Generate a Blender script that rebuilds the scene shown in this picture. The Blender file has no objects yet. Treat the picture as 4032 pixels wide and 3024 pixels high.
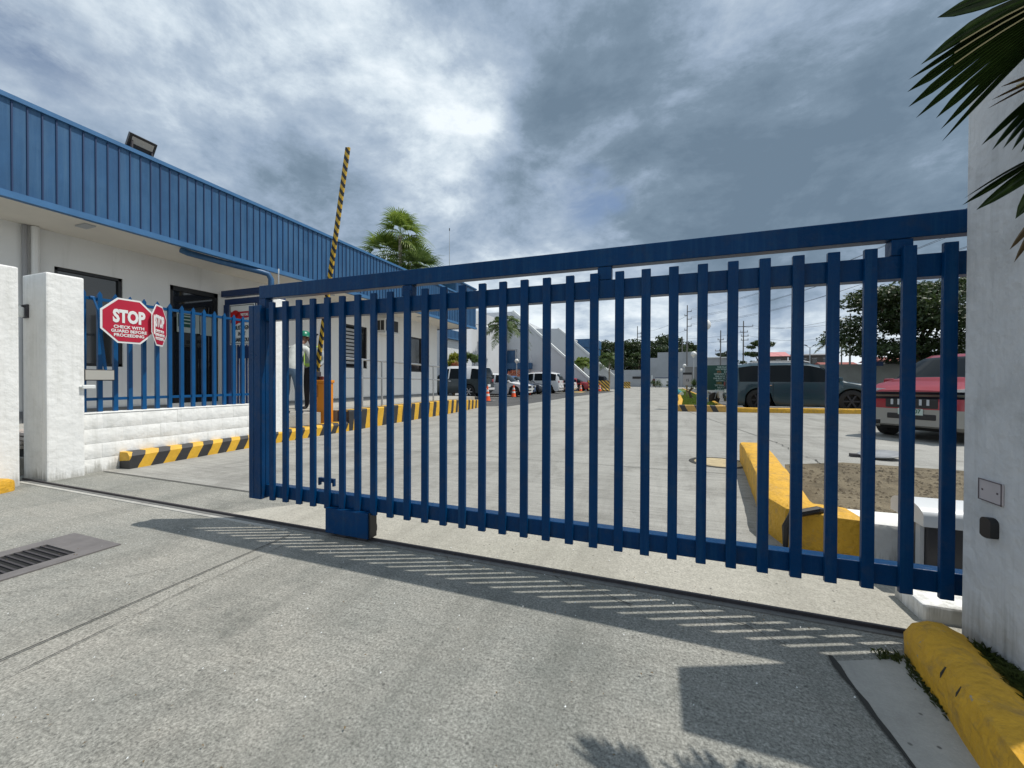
import bpy, bmesh, math, random
from mathutils import Vector, Matrix
C = bpy.context.scene.collection
rnd = random.Random(7)
PI = math.pi
def V(*a): return Vector(a)

# ------------------------------------------------------------------ materials
MATS = {}
def mat(name, col, rough=0.6, metal=0.0, var=0.0, scale=4.0, bump=0.0, bscale=30.0, spec=0.5, coat=0.0, dirt=None, dirtscale=1.5, world=True, trans=0.0):
    m = bpy.data.materials.new(name); m.use_nodes = True
    nt = m.node_tree; N = nt.nodes; L = nt.links
    b = N['Principled BSDF']
    b.inputs['Base Color'].default_value = (*col, 1)
    b.inputs['Roughness'].default_value = rough
    b.inputs['Metallic'].default_value = metal
    b.inputs['Specular IOR Level'].default_value = spec
    if coat: b.inputs['Coat Weight'].default_value = coat; b.inputs['Coat Roughness'].default_value = 0.05
    if trans:
        b.inputs['Transmission Weight'].default_value = trans
    if world: src = N.new('ShaderNodeNewGeometry').outputs['Position']
    else: src = N.new('ShaderNodeTexCoord').outputs['Object']
    m['src'] = 1
    if var or dirt:
        n = N.new('ShaderNodeTexNoise'); n.inputs['Scale'].default_value = scale; n.inputs['Detail'].default_value = 6; n.inputs['Roughness'].default_value = 0.65
        L.new(src, n.inputs['Vector'])
        r = N.new('ShaderNodeMapRange'); r.inputs[1].default_value = 0.3; r.inputs[2].default_value = 0.7
        r.inputs[3].default_value = 1 - var; r.inputs[4].default_value = 1 + var
        L.new(n.outputs['Fac'], r.inputs[0])
        mx = N.new('ShaderNodeMix'); mx.data_type = 'RGBA'; mx.blend_type = 'MULTIPLY'; mx.inputs[0].default_value = 1
        mx.inputs[6].default_value = (*col, 1); L.new(r.outputs[0], mx.inputs[7])
        out = mx.outputs[2]
        if dirt:
            n2 = N.new('ShaderNodeTexNoise'); n2.inputs['Scale'].default_value = dirtscale; n2.inputs['Detail'].default_value = 8; n2.inputs['Roughness'].default_value = 0.7
            L.new(src, n2.inputs['Vector'])
            r2 = N.new('ShaderNodeMapRange'); r2.inputs[1].default_value = 0.52; r2.inputs[2].default_value = 0.75; r2.inputs[3].default_value = 0; r2.inputs[4].default_value = dirt[3]
            L.new(n2.outputs['Fac'], r2.inputs[0])
            m2 = N.new('ShaderNodeMix'); m2.data_type = 'RGBA'; L.new(r2.outputs[0], m2.inputs[0]); L.new(out, m2.inputs[6]); m2.inputs[7].default_value = (*dirt[:3], 1)
            out = m2.outputs[2]
        L.new(out, b.inputs['Base Color'])
        rr = N.new('ShaderNodeMapRange'); rr.inputs[3].default_value = max(0.02, rough - 0.08); rr.inputs[4].default_value = min(1, rough + 0.1)
        L.new(n.outputs['Fac'], rr.inputs[0]); L.new(rr.outputs[0], b.inputs['Roughness'])
    if bump:
        n3 = N.new('ShaderNodeTexNoise'); n3.inputs['Scale'].default_value = bscale; n3.inputs['Detail'].default_value = 5
        L.new(src, n3.inputs['Vector'])
        bp = N.new('ShaderNodeBump'); bp.inputs['Strength'].default_value = bump; bp.inputs['Distance'].default_value = 0.02
        L.new(n3.outputs['Fac'], bp.inputs['Height']); L.new(bp.outputs[0], b.inputs['Normal'])
    MATS[name] = m
    return m

def concrete(name, base, dark, warm, speck=0.25, patch=1.0, streak=0.1, dirt_amt=0.5, streak_dir=0, fade=None):
    m = bpy.data.materials.new(name); m.use_nodes = True
    nt = m.node_tree; N = nt.nodes; L = nt.links; b = N['Principled BSDF']
    b.inputs['Roughness'].default_value = 0.9; b.inputs['Specular IOR Level'].default_value = 0.25
    pos = N.new('ShaderNodeNewGeometry').outputs['Position']
    def noise(sc, det=5, rough=0.6, vec=None, dist=0):
        n = N.new('ShaderNodeTexNoise'); n.inputs['Scale'].default_value = sc; n.inputs['Detail'].default_value = det; n.inputs['Roughness'].default_value = rough; n.inputs['Distortion'].default_value = dist
        L.new(vec or pos, n.inputs['Vector']); return n.outputs['Fac']
    def rng(x, a, c, lo, hi):
        r = N.new('ShaderNodeMapRange'); r.inputs[1].default_value = a; r.inputs[2].default_value = c; r.inputs[3].default_value = lo; r.inputs[4].default_value = hi
        L.new(x, r.inputs[0]); return r.outputs[0]
    def mix(f, a, c, t='MIX'):
        x = N.new('ShaderNodeMix'); x.data_type = 'RGBA'; x.blend_type = t
        if isinstance(f, float): x.inputs[0].default_value = f
        else: L.new(f, x.inputs[0])
        for s, v in ((6, a), (7, c)):
            if isinstance(v, tuple): x.inputs[s].default_value = (*v, 1)
            else: L.new(v, x.inputs[s])
        return x.outputs[2]
    c = mix(rng(noise(0.35 * patch, 6, 0.7), 0.38, 0.66, 0, 1), base, warm)
    c = mix(rng(noise(1.3 * patch, 9, 0.72, dist=0.6), 0.5, 0.72, 0, dirt_amt), c, dark)
    # sandy grain: light and dark grains of aggregate
    g = noise(95, 3, 0.8)
    c = mix(1.0, c, rng(g, 0.3, 0.7, 1 - speck, 1 + speck), 'MULTIPLY')
    g2 = noise(28, 6, 0.8)
    c = mix(1.0, c, rng(g2, 0.3, 0.7, 1 - speck * 0.4, 1 + speck * 0.4), 'MULTIPLY')
    vo = N.new('ShaderNodeTexVoronoi'); vo.inputs['Scale'].default_value = 60; L.new(pos, vo.inputs['Vector'])
    c = mix(rng(vo.outputs['Distance'], 0.05, 0.16, 0.45, 0), c, (0.55, 0.54, 0.5))
    vo2 = N.new('ShaderNodeTexVoronoi'); vo2.inputs['Scale'].default_value = 13; L.new(pos, vo2.inputs['Vector'])
    c = mix(rng(vo2.outputs['Distance'], 0.05, 0.10, 0.8, 0), c, (0.08, 0.08, 0.075))
    # broomed streaks
    mp = N.new('ShaderNodeMapping'); mp.inputs['Scale'].default_value = (1.2, 22, 1) if streak_dir == 0 else (22, 1.2, 1)
    mp.inputs['Rotation'].default_value = (0, 0, 0.12)
    L.new(pos, mp.inputs['Vector'])
    s = noise(1.0, 6, 0.75, mp.outputs[0])
    c = mix(1.0, c, rng(s, 0.3, 0.7, 1 - streak, 1 + streak), 'MULTIPLY')
    # dark drips, and tyre tracks along the direction of travel
    c = mix(rng(noise(5.5, 3, .5, dist=.3), .74, .80, 0, .55), c, dark)
    mp2 = N.new('ShaderNodeMapping'); mp2.inputs['Scale'].default_value = (2.4, .16, 1); mp2.inputs['Rotation'].default_value = (0, 0, -.10); L.new(pos, mp2.inputs['Vector'])
    c = mix(rng(noise(1.0, 7, .62, mp2.outputs[0]), .50, .70, 0, .55), c, dark)
    c = mix(rng(noise(.9 * patch, 3, .5), .60, .74, 0, .45), c, warm)
    L.new(c, b.inputs['Base Color'])
    bp = N.new('ShaderNodeBump'); bp.inputs['Strength'].default_value = 0.55; bp.inputs['Distance'].default_value = 0.004
    ad = N.new('ShaderNodeMath'); ad.operation = 'ADD'; L.new(g, ad.inputs[0]); L.new(g2, ad.inputs[1])
    L.new(ad.outputs[0], bp.inputs['Height']); L.new(bp.outputs[0], b.inputs['Normal'])
    MATS[name] = m
    return m

def stripes(name, a, c, period, slope, duty=0.5, axis=1, offs=0.0, local=False, rough=0.55, slopeaxis=2):
    m = bpy.data.materials.new(name); m.use_nodes = True
    nt = m.node_tree; N = nt.nodes; L = nt.links; b = N['Principled BSDF']; b.inputs['Roughness'].default_value = rough
    src = N.new('ShaderNodeTexCoord').outputs['Object'] if local else N.new('ShaderNodeNewGeometry').outputs['Position']
    sp = N.new('ShaderNodeSeparateXYZ'); L.new(src, sp.inputs[0])
    def M(op, x, y):
        n = N.new('ShaderNodeMath'); n.operation = op
        for i, v in enumerate((x, y)):
            if isinstance(v, (int, float)): n.inputs[i].default_value = v
            else: L.new(v, n.inputs[i])
        return n.outputs[0]
    t = M('ADD', sp.outputs[axis], M('MULTIPLY', sp.outputs[slopeaxis], slope))
    wn = N.new('ShaderNodeTexNoise'); wn.inputs['Scale'].default_value = 9; wn.inputs['Detail'].default_value = 4; L.new(src, wn.inputs['Vector'])
    t = M('ADD', t, M('MULTIPLY', wn.outputs['Fac'], period * 0.09))
    f = M('FRACT', M('DIVIDE', M('ADD', t, offs + 1000 * period), period), 0)
    g = M('GREATER_THAN', f, duty)
    mx = N.new('ShaderNodeMix'); mx.data_type = 'RGBA'; L.new(g, mx.inputs[0]); mx.inputs[6].default_value = (*a, 1); mx.inputs[7].default_value = (*c, 1)
    n = N.new('ShaderNodeTexNoise'); n.inputs['Scale'].default_value = 6; n.inputs['Detail'].default_value = 9; n.inputs['Roughness'].default_value = 0.75; L.new(src, n.inputs['Vector'])
    r = N.new('ShaderNodeMapRange'); r.inputs[1].default_value = 0.3; r.inputs[2].default_value = 0.7; r.inputs[3].default_value = 0.72; r.inputs[4].default_value = 1.18; L.new(n.outputs['Fac'], r.inputs[0])
    m2 = N.new('ShaderNodeMix'); m2.data_type = 'RGBA'; m2.blend_type = 'MULTIPLY'; m2.inputs[0].default_value = 1; L.new(mx.outputs[2], m2.inputs[6]); L.new(r.outputs[0], m2.inputs[7])
    r3 = N.new('ShaderNodeMapRange'); r3.inputs[1].default_value = 0.62; r3.inputs[2].default_value = 0.72; r3.inputs[4].default_value = 0.7; L.new(n.outputs['Fac'], r3.inputs[0])
    m3 = N.new('ShaderNodeMix'); m3.data_type = 'RGBA'; L.new(r3.outputs[0], m3.inputs[0]); L.new(m2.outputs[2], m3.inputs[6]); m3.inputs[7].default_value = (0.25, 0.23, 0.18, 1)
    L.new(m3.outputs[2], b.inputs['Base Color'])
    bp = N.new('ShaderNodeBump'); bp.inputs['Strength'].default_value = 0.3; bp.inputs['Distance'].default_value = 0.01; L.new(n.outputs['Fac'], bp.inputs['Height']); L.new(bp.outputs[0], b.inputs['Normal'])
    MATS[name] = m
    return m

def foliage(name, c1, c2, rough=0.5, sc=1.2, trans=0.25):
    m = bpy.data.materials.new(name); m.use_nodes = True
    nt = m.node_tree; N = nt.nodes; L = nt.links; b = N['Principled BSDF']; b.inputs['Roughness'].default_value = rough
    pos = N.new('ShaderNodeNewGeometry').outputs['Position']
    n = N.new('ShaderNodeTexNoise'); n.inputs['Scale'].default_value = sc; n.inputs['Detail'].default_value = 5; n.inputs['Roughness'].default_value = 0.8; L.new(pos, n.inputs['Vector'])
    n2 = N.new('ShaderNodeTexWhiteNoise'); 
    r = N.new('ShaderNodeMapRange'); r.inputs[1].default_value = 0.35; r.inputs[2].default_value = 0.65; L.new(n.outputs['Fac'], r.inputs[0])
    mx = N.new('ShaderNodeMix'); mx.data_type = 'RGBA'; L.new(r.outputs[0], mx.inputs[0]); mx.inputs[6].default_value = (*c1, 1); mx.inputs[7].default_value = (*c2, 1)
    L.new(mx.outputs[2], b.inputs['Base Color'])
    if trans:
        tr = N.new('ShaderNodeBsdfTranslucent'); L.new(mx.outputs[2], tr.inputs['Color'])
        ms = N.new('ShaderNodeMixShader'); ms.inputs[0].default_value = trans
        L.new(b.outputs[0], ms.inputs[1]); L.new(tr.outputs[0], ms.inputs[2]); L.new(ms.outputs[0], N['Material Output'].inputs['Surface'])
    N.remove(n2)
    MATS[name] = m
    return m

BLUE = mat('gate_blue_paint', (0.0, 0.034, 0.112), 0.3, spec=0.14, var=0.16, scale=3, bump=0.12, bscale=45, dirt=(0.035, 0.05, 0.075, 0.55), dirtscale=9)
FBLUE = mat('fence_blue_paint', (0.001, 0.065, 0.19), 0.4, spec=0.25, var=0.15, scale=6, bump=0.05)
PANEL = mat('fascia_blue_sheet', (0.018, 0.088, 0.205), 0.42, var=0.16, scale=1.6, dirt=(0.05, 0.13, 0.24, 0.6), dirtscale=2.5, bump=0.04, bscale=15)
PANELD = mat('fascia_seam', (0.005, 0.03, 0.10), 0.6)
CAPB = mat('fascia_cap', (0.04, 0.14, 0.3), 0.45, var=0.1)
WHITE = mat('white_masonry_paint', (0.80, 0.80, 0.78), 0.75, var=0.05, scale=5, bump=0.5, bscale=14, dirt=(0.45, 0.44, 0.4, 0.35), dirtscale=2.2)
PILW = mat('pillar_render', (0.60, 0.61, 0.62), 0.85, var=0.08, scale=6, bump=0.6, bscale=18, dirt=(0.34, 0.35, 0.35, 0.6), dirtscale=3.5)
WALL = mat('building_white', (0.75, 0.75, 0.735), 0.8, var=0.04, scale=1.2, bump=0.08, bscale=20)
SOFF = mat('soffit_white', (0.72, 0.68, 0.61), 0.8, var=0.04, scale=2)
WBASE = mat('wall_base_grey', (0.14, 0.15, 0.16), 0.8, var=0.15)
YEL = mat('kerb_yellow', (0.62, 0.34, 0.022), 0.65, var=0.14, scale=7, bump=0.8, bscale=26, dirt=(0.22, 0.15, 0.07, 0.85), dirtscale=9)
BLACKP = mat('black_plastic', (0.012, 0.012, 0.014), 0.45)
GLASSD = mat('dark_glass', (0.012, 0.014, 0.016), 0.06, spec=0.8)
CARGL = mat('car_glass', (0.002, 0.004, 0.005), 0.06, spec=0.22)
GALV = mat('galvanised_steel', (0.45, 0.46, 0.47), 0.35, metal=0.8, var=0.12, scale=12)
ORANGE = mat('barrier_orange', (0.72, 0.25, 0.015), 0.4, var=0.06, scale=5)
ORANGED = mat('cone_orange', (0.85, 0.10, 0.02), 0.5, var=0.08)
REFL = mat('cone_sleeve', (0.75, 0.72, 0.7), 0.5)
RED = mat('sign_red', (0.42, 0.004, 0.03), 0.45, var=0.08, scale=5)
SIGNW = mat('sign_white', (0.72, 0.74, 0.73), 0.5)
GREEN = mat('board_green', (0.0, 0.055, 0.04), 0.45, var=0.1)
GREY = mat('grey_plastic', (0.42, 0.44, 0.46), 0.5)
CONB = mat('bare_concrete', (0.36, 0.35, 0.32), 0.9, var=0.18, scale=4, bump=0.4, bscale=40)
RUBBER = mat('tyre_rubber', (0.018, 0.018, 0.018), 0.85, bump=0.2, bscale=60, world=False)
RIM = mat('alloy_rim', (0.5, 0.5, 0.52), 0.3, metal=0.9)
RIMD = mat('dark_rim', (0.03, 0.03, 0.035), 0.35, metal=0.5)
CHROME = mat('chrome', (0.7, 0.7, 0.72), 0.12, metal=1.0)
LAMPG = mat('headlamp_glass', (0.55, 0.57, 0.58), 0.1, metal=0.4, coat=1)
TAIL = mat('tail_lamp', (0.4, 0.01, 0.02), 0.15, coat=1)
UNDER = mat('underbody', (0.008, 0.008, 0.008), 0.9)
SKIN = mat('skin', (0.16, 0.075, 0.045), 0.6)
BARK = mat('bark', (0.10, 0.075, 0.05), 0.9, var=0.3, scale=9, bump=0.8, bscale=14)
PBARK = mat('palm_bark', (0.34, 0.30, 0.25), 0.9, var=0.2, scale=7, bump=0.5, bscale=20)
LEAFD = foliage('tree_leaf_dark', (0.012, 0.028, 0.008), (0.065, 0.10, 0.028), sc=0.9)
LEAFM = foliage('tree_leaf_mid', (0.018, 0.045, 0.010), (0.075, 0.11, 0.03), sc=0.7)
PALML = foliage('palm_leaf', (0.07, 0.14, 0.02), (0.30, 0.38, 0.07), sc=2.0, trans=0.4)
PALMD = foliage('palm_leaf_dark', (0.035, 0.075, 0.015), (0.15, 0.21, 0.06), sc=2.0, trans=0.3)
YUCC = foliage('yucca_leaf', (0.03, 0.06, 0.015), (0.09, 0.13, 0.05), sc=4.0)
YSHR = foliage('yellow_shrub_leaf', (0.16, 0.20, 0.02), (0.40, 0.38, 0.05), sc=3.0, trans=0.4)
RSHR = foliage('red_shrub_leaf', (0.25, 0.05, 0.03), (0.42, 0.16, 0.07), sc=3.0)
GRASS = foliage('lawn_grass', (0.09, 0.15, 0.015), (0.17, 0.22, 0.03), sc=3.0, trans=0.2)
WEED = foliage('weed', (0.03, 0.05, 0.01), (0.09, 0.11, 0.03), sc=8.0)
def nearpalm(name, base, rib, edge):
    return foliage(name, base, rib, rough=0.35, sc=5.0, trans=edge)
NPALM = nearpalm('fan_palm_leaf', (0.010, 0.022, 0.006), (0.028, 0.05, 0.012), 0.35)
NRIB = mat('leaf_margin_straw', (0.34, 0.28, 0.13), 0.6)
NBROWN = mat('leaf_withered', (0.13, 0.085, 0.035), 0.7, var=0.3, scale=9)
CONC_OUT = concrete('driveway_concrete', (0.212, 0.218, 0.20), (0.115, 0.12, 0.108), (0.31, 0.297, 0.262), speck=0.62, dirt_amt=0.7, streak=0.10)
CONC_IN = concrete('yard_concrete', (0.275, 0.27, 0.248), (0.17, 0.165, 0.15), (0.34, 0.335, 0.31), speck=0.25, dirt_amt=0.9, streak=0.26)
CONC_MID = concrete('sunlit_apron_concrete', (0.35, 0.34, 0.29), (0.22, 0.21, 0.18), (0.42, 0.40, 0.35), speck=0.3, dirt_amt=0.35, streak=0.05)  # coarse aggregate, with sunlight on it put into the lighter colour
CONC_SM = concrete('gutter_concrete', (0.44, 0.435, 0.40), (0.20, 0.195, 0.18), (0.40, 0.39, 0.36), speck=0.07, dirt_amt=0.6, streak=0.05)
ASPH = concrete('asphalt', (0.075, 0.075, 0.075), (0.045, 0.045, 0.045), (0.10, 0.10, 0.098), speck=0.3, dirt_amt=0.4)
SOIL = concrete('packed_dirt', (0.115, 0.092, 0.058), (0.04, 0.032, 0.02), (0.18, 0.15, 0.10), speck=0.6, dirt_amt=0.9, patch=2.2)
CRACK = mat('joint_dark', (0.035, 0.035, 0.032), 0.95)
STEEL = mat('dark_steel', (0.05, 0.045, 0.05), 0.6, metal=0.3, var=0.2, scale=20)
GRATEF = mat('grate_frame_steel', (0.14, 0.13, 0.128), 0.65, var=0.15, scale=10, bump=0.1)
STR_K = stripes('kerb_stripes', (0.66, 0.38, 0.03), (0.03, 0.03, 0.032), 0.29, -0.55, 0.5, axis=1, offs=0.10)
STR_R = stripes('ramp_wall_stripes', (0.66, 0.38, 0.03), (0.03, 0.03, 0.032), 0.42, -0.18, 0.52, axis=1, offs=0.05)
STR_I = stripes('island_stripes', (0.52, 0.30, 0.07), (0.03, 0.03, 0.03), 0.52, 0.5, 0.62, axis=0)
STR_B = stripes('block_stripes', (0.62, 0.38, 0.05), (0.03, 0.02, 0.02), 0.36, 1.0, 0.5, axis=0)
STR_BOOM = stripes('boom_stripes', (0.62, 0.38, 0.03), (0.02, 0.02, 0.022), 0.172, 1.0, 0.5, axis=2, slopeaxis=0, local=True)

def weather(m, c, amt, lo=.5, hi=.75, sx=9, sz=.5, base=None):
    # rain streaks: noise stretched along z, and an optional splash band of dirt low on the wall
    nt = m.node_tree; N = nt.nodes; L = nt.links; b = N['Principled BSDF']; src = N.new('ShaderNodeNewGeometry').outputs['Position']
    old = b.inputs['Base Color'].links[0].from_socket
    mp = N.new('ShaderNodeMapping'); mp.inputs['Scale'].default_value = (sx, sx, sz); L.new(src, mp.inputs['Vector'])
    n = N.new('ShaderNodeTexNoise'); n.inputs['Scale'].default_value = 1; n.inputs['Detail'].default_value = 6; n.inputs['Roughness'].default_value = .7; L.new(mp.outputs[0], n.inputs['Vector'])
    r = N.new('ShaderNodeMapRange'); r.inputs[1].default_value = lo; r.inputs[2].default_value = hi; r.inputs[4].default_value = amt; L.new(n.outputs['Fac'], r.inputs[0])
    x = N.new('ShaderNodeMix'); x.data_type = 'RGBA'; L.new(r.outputs[0], x.inputs[0]); L.new(old, x.inputs[6]); x.inputs[7].default_value = (*c, 1); out = x.outputs[2]
    if base:
        sp = N.new('ShaderNodeSeparateXYZ'); L.new(src, sp.inputs[0])
        a = N.new('ShaderNodeMath'); a.operation = 'MULTIPLY_ADD'; L.new(n.outputs['Fac'], a.inputs[0]); a.inputs[1].default_value = -.5; L.new(sp.outputs[2], a.inputs[2])
        r2 = N.new('ShaderNodeMapRange'); r2.inputs[1].default_value = base[0]-.25; r2.inputs[2].default_value = -.25; r2.inputs[3].default_value = 0; r2.inputs[4].default_value = base[1]; L.new(a.outputs[0], r2.inputs[0])
        y = N.new('ShaderNodeMix'); y.data_type = 'RGBA'; L.new(r2.outputs[0], y.inputs[0]); L.new(out, y.inputs[6]); y.inputs[7].default_value = (*base[2], 1); out = y.outputs[2]
    L.new(out, b.inputs['Base Color'])
weather(PANEL, (0.05, 0.135, 0.25), .7, .45, .7, 14, .6)
weather(PANEL, (0.008, 0.05, 0.14), .6, .5, .75, 3, .5)
weather(BLUE, (0.012, 0.065, 0.15), .6, .5, .7, 28, 1.1)
weather(BLUE, (0.09, 0.045, 0.025), .75, .69, .74, 34, 30)
weather(YEL, (0.33, 0.31, 0.27), .95, .655, .69, 17, 17)
weather(YEL, (0.16, 0.11, 0.05), .6, .60, .72, 5, 26)
weather(PILW, (0.42, 0.43, 0.43), .5, .5, .72, 22, 1.2, base=(.32, .8, (0.13, .13, .11)))
weather(WHITE, (0.58, 0.58, 0.54), .5, .5, .72, 16, 1.2, base=(.10, .6, (0.28, .27, .23)))
weather(WALL, (0.52, 0.52, 0.49), .5, .52, .75, 5, .4)

# ------------------------------------------------------------------ mesh builder
def wloc(o):
    t = Vector((0, 0, 0))
    while o is not None: t += o.location; o = o.parent
    return t
def tag(o, label=None, cat=None, group=None, kind=None):
    if label: o['label'] = label
    if cat: o['category'] = cat
    if group: o['group'] = group
    if kind: o['kind'] = kind
    return o
class MB:
    def __init__(s): s.v = []; s.f = []; s.m = []; s.cur = 0
    def add(s, vs, fs, mi=None):
        k = len(s.v); s.v += [tuple(x) for x in vs]
        for f in fs: s.f.append(tuple(i + k for i in f)); s.m.append(s.cur if mi is None else mi)
        return s
    def box(s, a, b, mi=None, bev=0):
        (x0, y0, z0), (x1, y1, z1) = a, b
        x0, x1 = sorted((x0, x1)); y0, y1 = sorted((y0, y1)); z0, z1 = sorted((z0, z1))
        if bev:
            e = min(bev, (x1-x0)/2.1, (y1-y0)/2.1, (z1-z0)/2.1)
            bm = bmesh.new(); bmesh.ops.create_cube(bm, size=1)
            for v in bm.verts: v.co = Vector(((x0+x1)/2 + v.co.x*(x1-x0), (y0+y1)/2 + v.co.y*(y1-y0), (z0+z1)/2 + v.co.z*(z1-z0)))
            bmesh.ops.bevel(bm, geom=bm.edges[:], offset=e, segments=2, profile=0.5, affect='EDGES')
            s.bm(bm, mi); return s
        vs = [(x0,y0,z0),(x1,y0,z0),(x1,y1,z0),(x0,y1,z0),(x0,y0,z1),(x1,y0,z1),(x1,y1,z1),(x0,y1,z1)]
        return s.add(vs, [(0,3,2,1),(4,5,6,7),(0,1,5,4),(1,2,6,5),(2,3,7,6),(3,0,4,7)], mi)
    def bm(s, bm, mi=None):
        bm.verts.index_update(); k = len(s.v)
        s.v += [tuple(v.co) for v in bm.verts]
        for f in bm.faces: s.f.append(tuple(v.index + k for v in f.verts)); s.m.append(s.cur if mi is None else mi)
        bm.free(); return s
    def obox(s, c, sx, sy, sz, ax, ay, az, mi=None):
        c = Vector(c); vs = []
        for dz in (-.5, .5):
            for dx, dy in ((-.5,-.5),(.5,-.5),(.5,.5),(-.5,.5)):
                vs.append(c + ax*dx*sx + ay*dy*sy + az*dz*sz)
        return s.add(vs, [(0,3,2,1),(4,5,6,7),(0,1,5,4),(1,2,6,5),(2,3,7,6),(3,0,4,7)], mi)
    def tube(s, pts, r, n=8, mi=None, cap=True):
        pts = [Vector(p) for p in pts]; rs = r if isinstance(r, (list, tuple)) else [r]*len(pts)
        rings = []; up = None
        for i, p in enumerate(pts):
            d = (pts[min(i+1, len(pts)-1)] - pts[max(i-1, 0)]).normalized()
            if up is None: up = d.orthogonal().normalized()
            up = (up - d*up.dot(d)); up = up.normalized() if up.length > 1e-6 else d.orthogonal().normalized()
            w = d.cross(up)
            rings.append([p + (up*math.cos(2*PI*k/n) + w*math.sin(2*PI*k/n))*rs[i] for k in range(n)])
        vs = [v for r_ in rings for v in r_]; fs = []
        for i in range(len(pts)-1):
            for k in range(n): fs.append((i*n+k, i*n+(k+1)%n, (i+1)*n+(k+1)%n, (i+1)*n+k))
        if cap: fs.append(tuple(range(n))[::-1]); fs.append(tuple((len(pts)-1)*n+k for k in range(n)))
        return s.add(vs, fs, mi)
    def prism(s, poly, axis, a, b, mi=None):
        # poly: 2-D outline in the other two axes, extruded along axis
        def P(p, t):
            if axis == 0: return (t, p[0], p[1])
            if axis == 1: return (p[0], t, p[1])
            return (p[0], p[1], t)
        n = len(poly); vs = [P(p, a) for p in poly] + [P(p, b) for p in poly]
        fs = [tuple(range(n))[::-1], tuple(range(n, 2*n))] + [(i, (i+1)%n, n+(i+1)%n, n+i) for i in range(n)]
        return s.add(vs, fs, mi)
    def lathe(s, prof, c=(0,0,0), n=24, mi=None, ax=None, caps=True):
        c = Vector(c); vs = []
        if ax is None: X, Y, Z = V(1,0,0), V(0,1,0), V(0,0,1)
        else:
            Z = Vector(ax).normalized(); X = Z.orthogonal().normalized(); Y = Z.cross(X)
        for r, z in prof:
            for k in range(n): vs.append(c + X*r*math.cos(2*PI*k/n) + Y*r*math.sin(2*PI*k/n) + Z*z)
        fs = []
        for i in range(len(prof)-1):
            for k in range(n): fs.append((i*n+k, i*n+(k+1)%n, (i+1)*n+(k+1)%n, (i+1)*n+k))
        if caps and prof[0][0] > 1e-4: fs.append(tuple(range(n))[::-1])
        if caps and prof[-1][0] > 1e-4: fs.append(tuple((len(prof)-1)*n+k for k in range(n)))
        return s.add(vs, fs, mi)
    def sweep(s, sec, path, mi=None, noise=0.0, closed_ends=True):
        # sec: (across, up) outline; path: list of (x, y, z) walked; across is to the right of travel
        rings = []
        for i, p in enumerate(path):
            p = Vector(p); d = Vector(path[min(i+1, len(path)-1)]) - Vector(path[max(i-1, 0)]); d.z = 0; d.normalize()
            r = V(d.y, -d.x, 0)
            rings.append([p + r*(a*1) + V(0, 0, h) + (V(rnd.uniform(-1,1), rnd.uniform(-1,1), rnd.uniform(-1,1))*noise) for a, h in sec])
        n = len(sec); vs = [v for r_ in rings for v in r_]; fs = []
        for i in range(len(path)-1):
            for k in range(n): fs.append((i*n+k, i*n+(k+1)%n, (i+1)*n+(k+1)%n, (i+1)*n+k))
        if closed_ends: fs.append(tuple(range(n))[::-1]); fs.append(tuple((len(path)-1)*n+k for k in range(n)))
        return s.add(vs, fs, mi)
    def build(s, name, m, parent=None, smooth=False, angle=35, label=None, local=False):
        me = bpy.data.meshes.new(name); off = wloc(parent) if (parent is not None and not local) else Vector((0,0,0))
        me.from_pydata([tuple(Vector(v) - off) for v in s.v], [], s.f)
        ms = m if isinstance(m, (list, tuple)) else [m]
        for x in ms: me.materials.append(x)
        if len(ms) > 1: me.polygons.foreach_set('material_index', s.m)
        bm = bmesh.new(); bm.from_mesh(me); bmesh.ops.recalc_face_normals(bm, faces=bm.faces); bm.to_mesh(me); bm.free()
        if smooth:
            me.polygons.foreach_set('use_smooth', [True]*len(me.polygons)); me.set_sharp_from_angle(angle=math.radians(angle))
        me.update()
        o = bpy.data.objects.new(name, me); C.objects.link(o); o.parent = parent
        if label: o['label'] = label
        return o
def raw(name, vs, fs, m, parent=None, local=False):
    me = bpy.data.meshes.new(name); off = wloc(parent) if (parent is not None and not local) else Vector((0,0,0))
    me.from_pydata([tuple(Vector(v) - off) for v in vs], [], fs); me.materials.append(m); me.update()
    o = bpy.data.objects.new(name, me); C.objects.link(o); o.parent = parent
    return o
def thing(name, label, cat, loc=(0,0,0), group=None):
    o = bpy.data.objects.new(name, None); o.empty_display_size = 0.2; C.objects.link(o); o.location = loc
    return tag(o, label, cat, group)
def copy_tree(o, parent=None):
    c = o.copy(); C.objects.link(c); c.parent = parent
    for ch in list(o.children): copy_tree(ch, c)
    return c
def place(o, loc, rz=0, sc=None):
    o.location = loc; o.rotation_euler = (0, 0, rz)
    if sc: o.scale = (sc, sc, sc) if isinstance(sc, (int, float)) else sc
    return o
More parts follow.
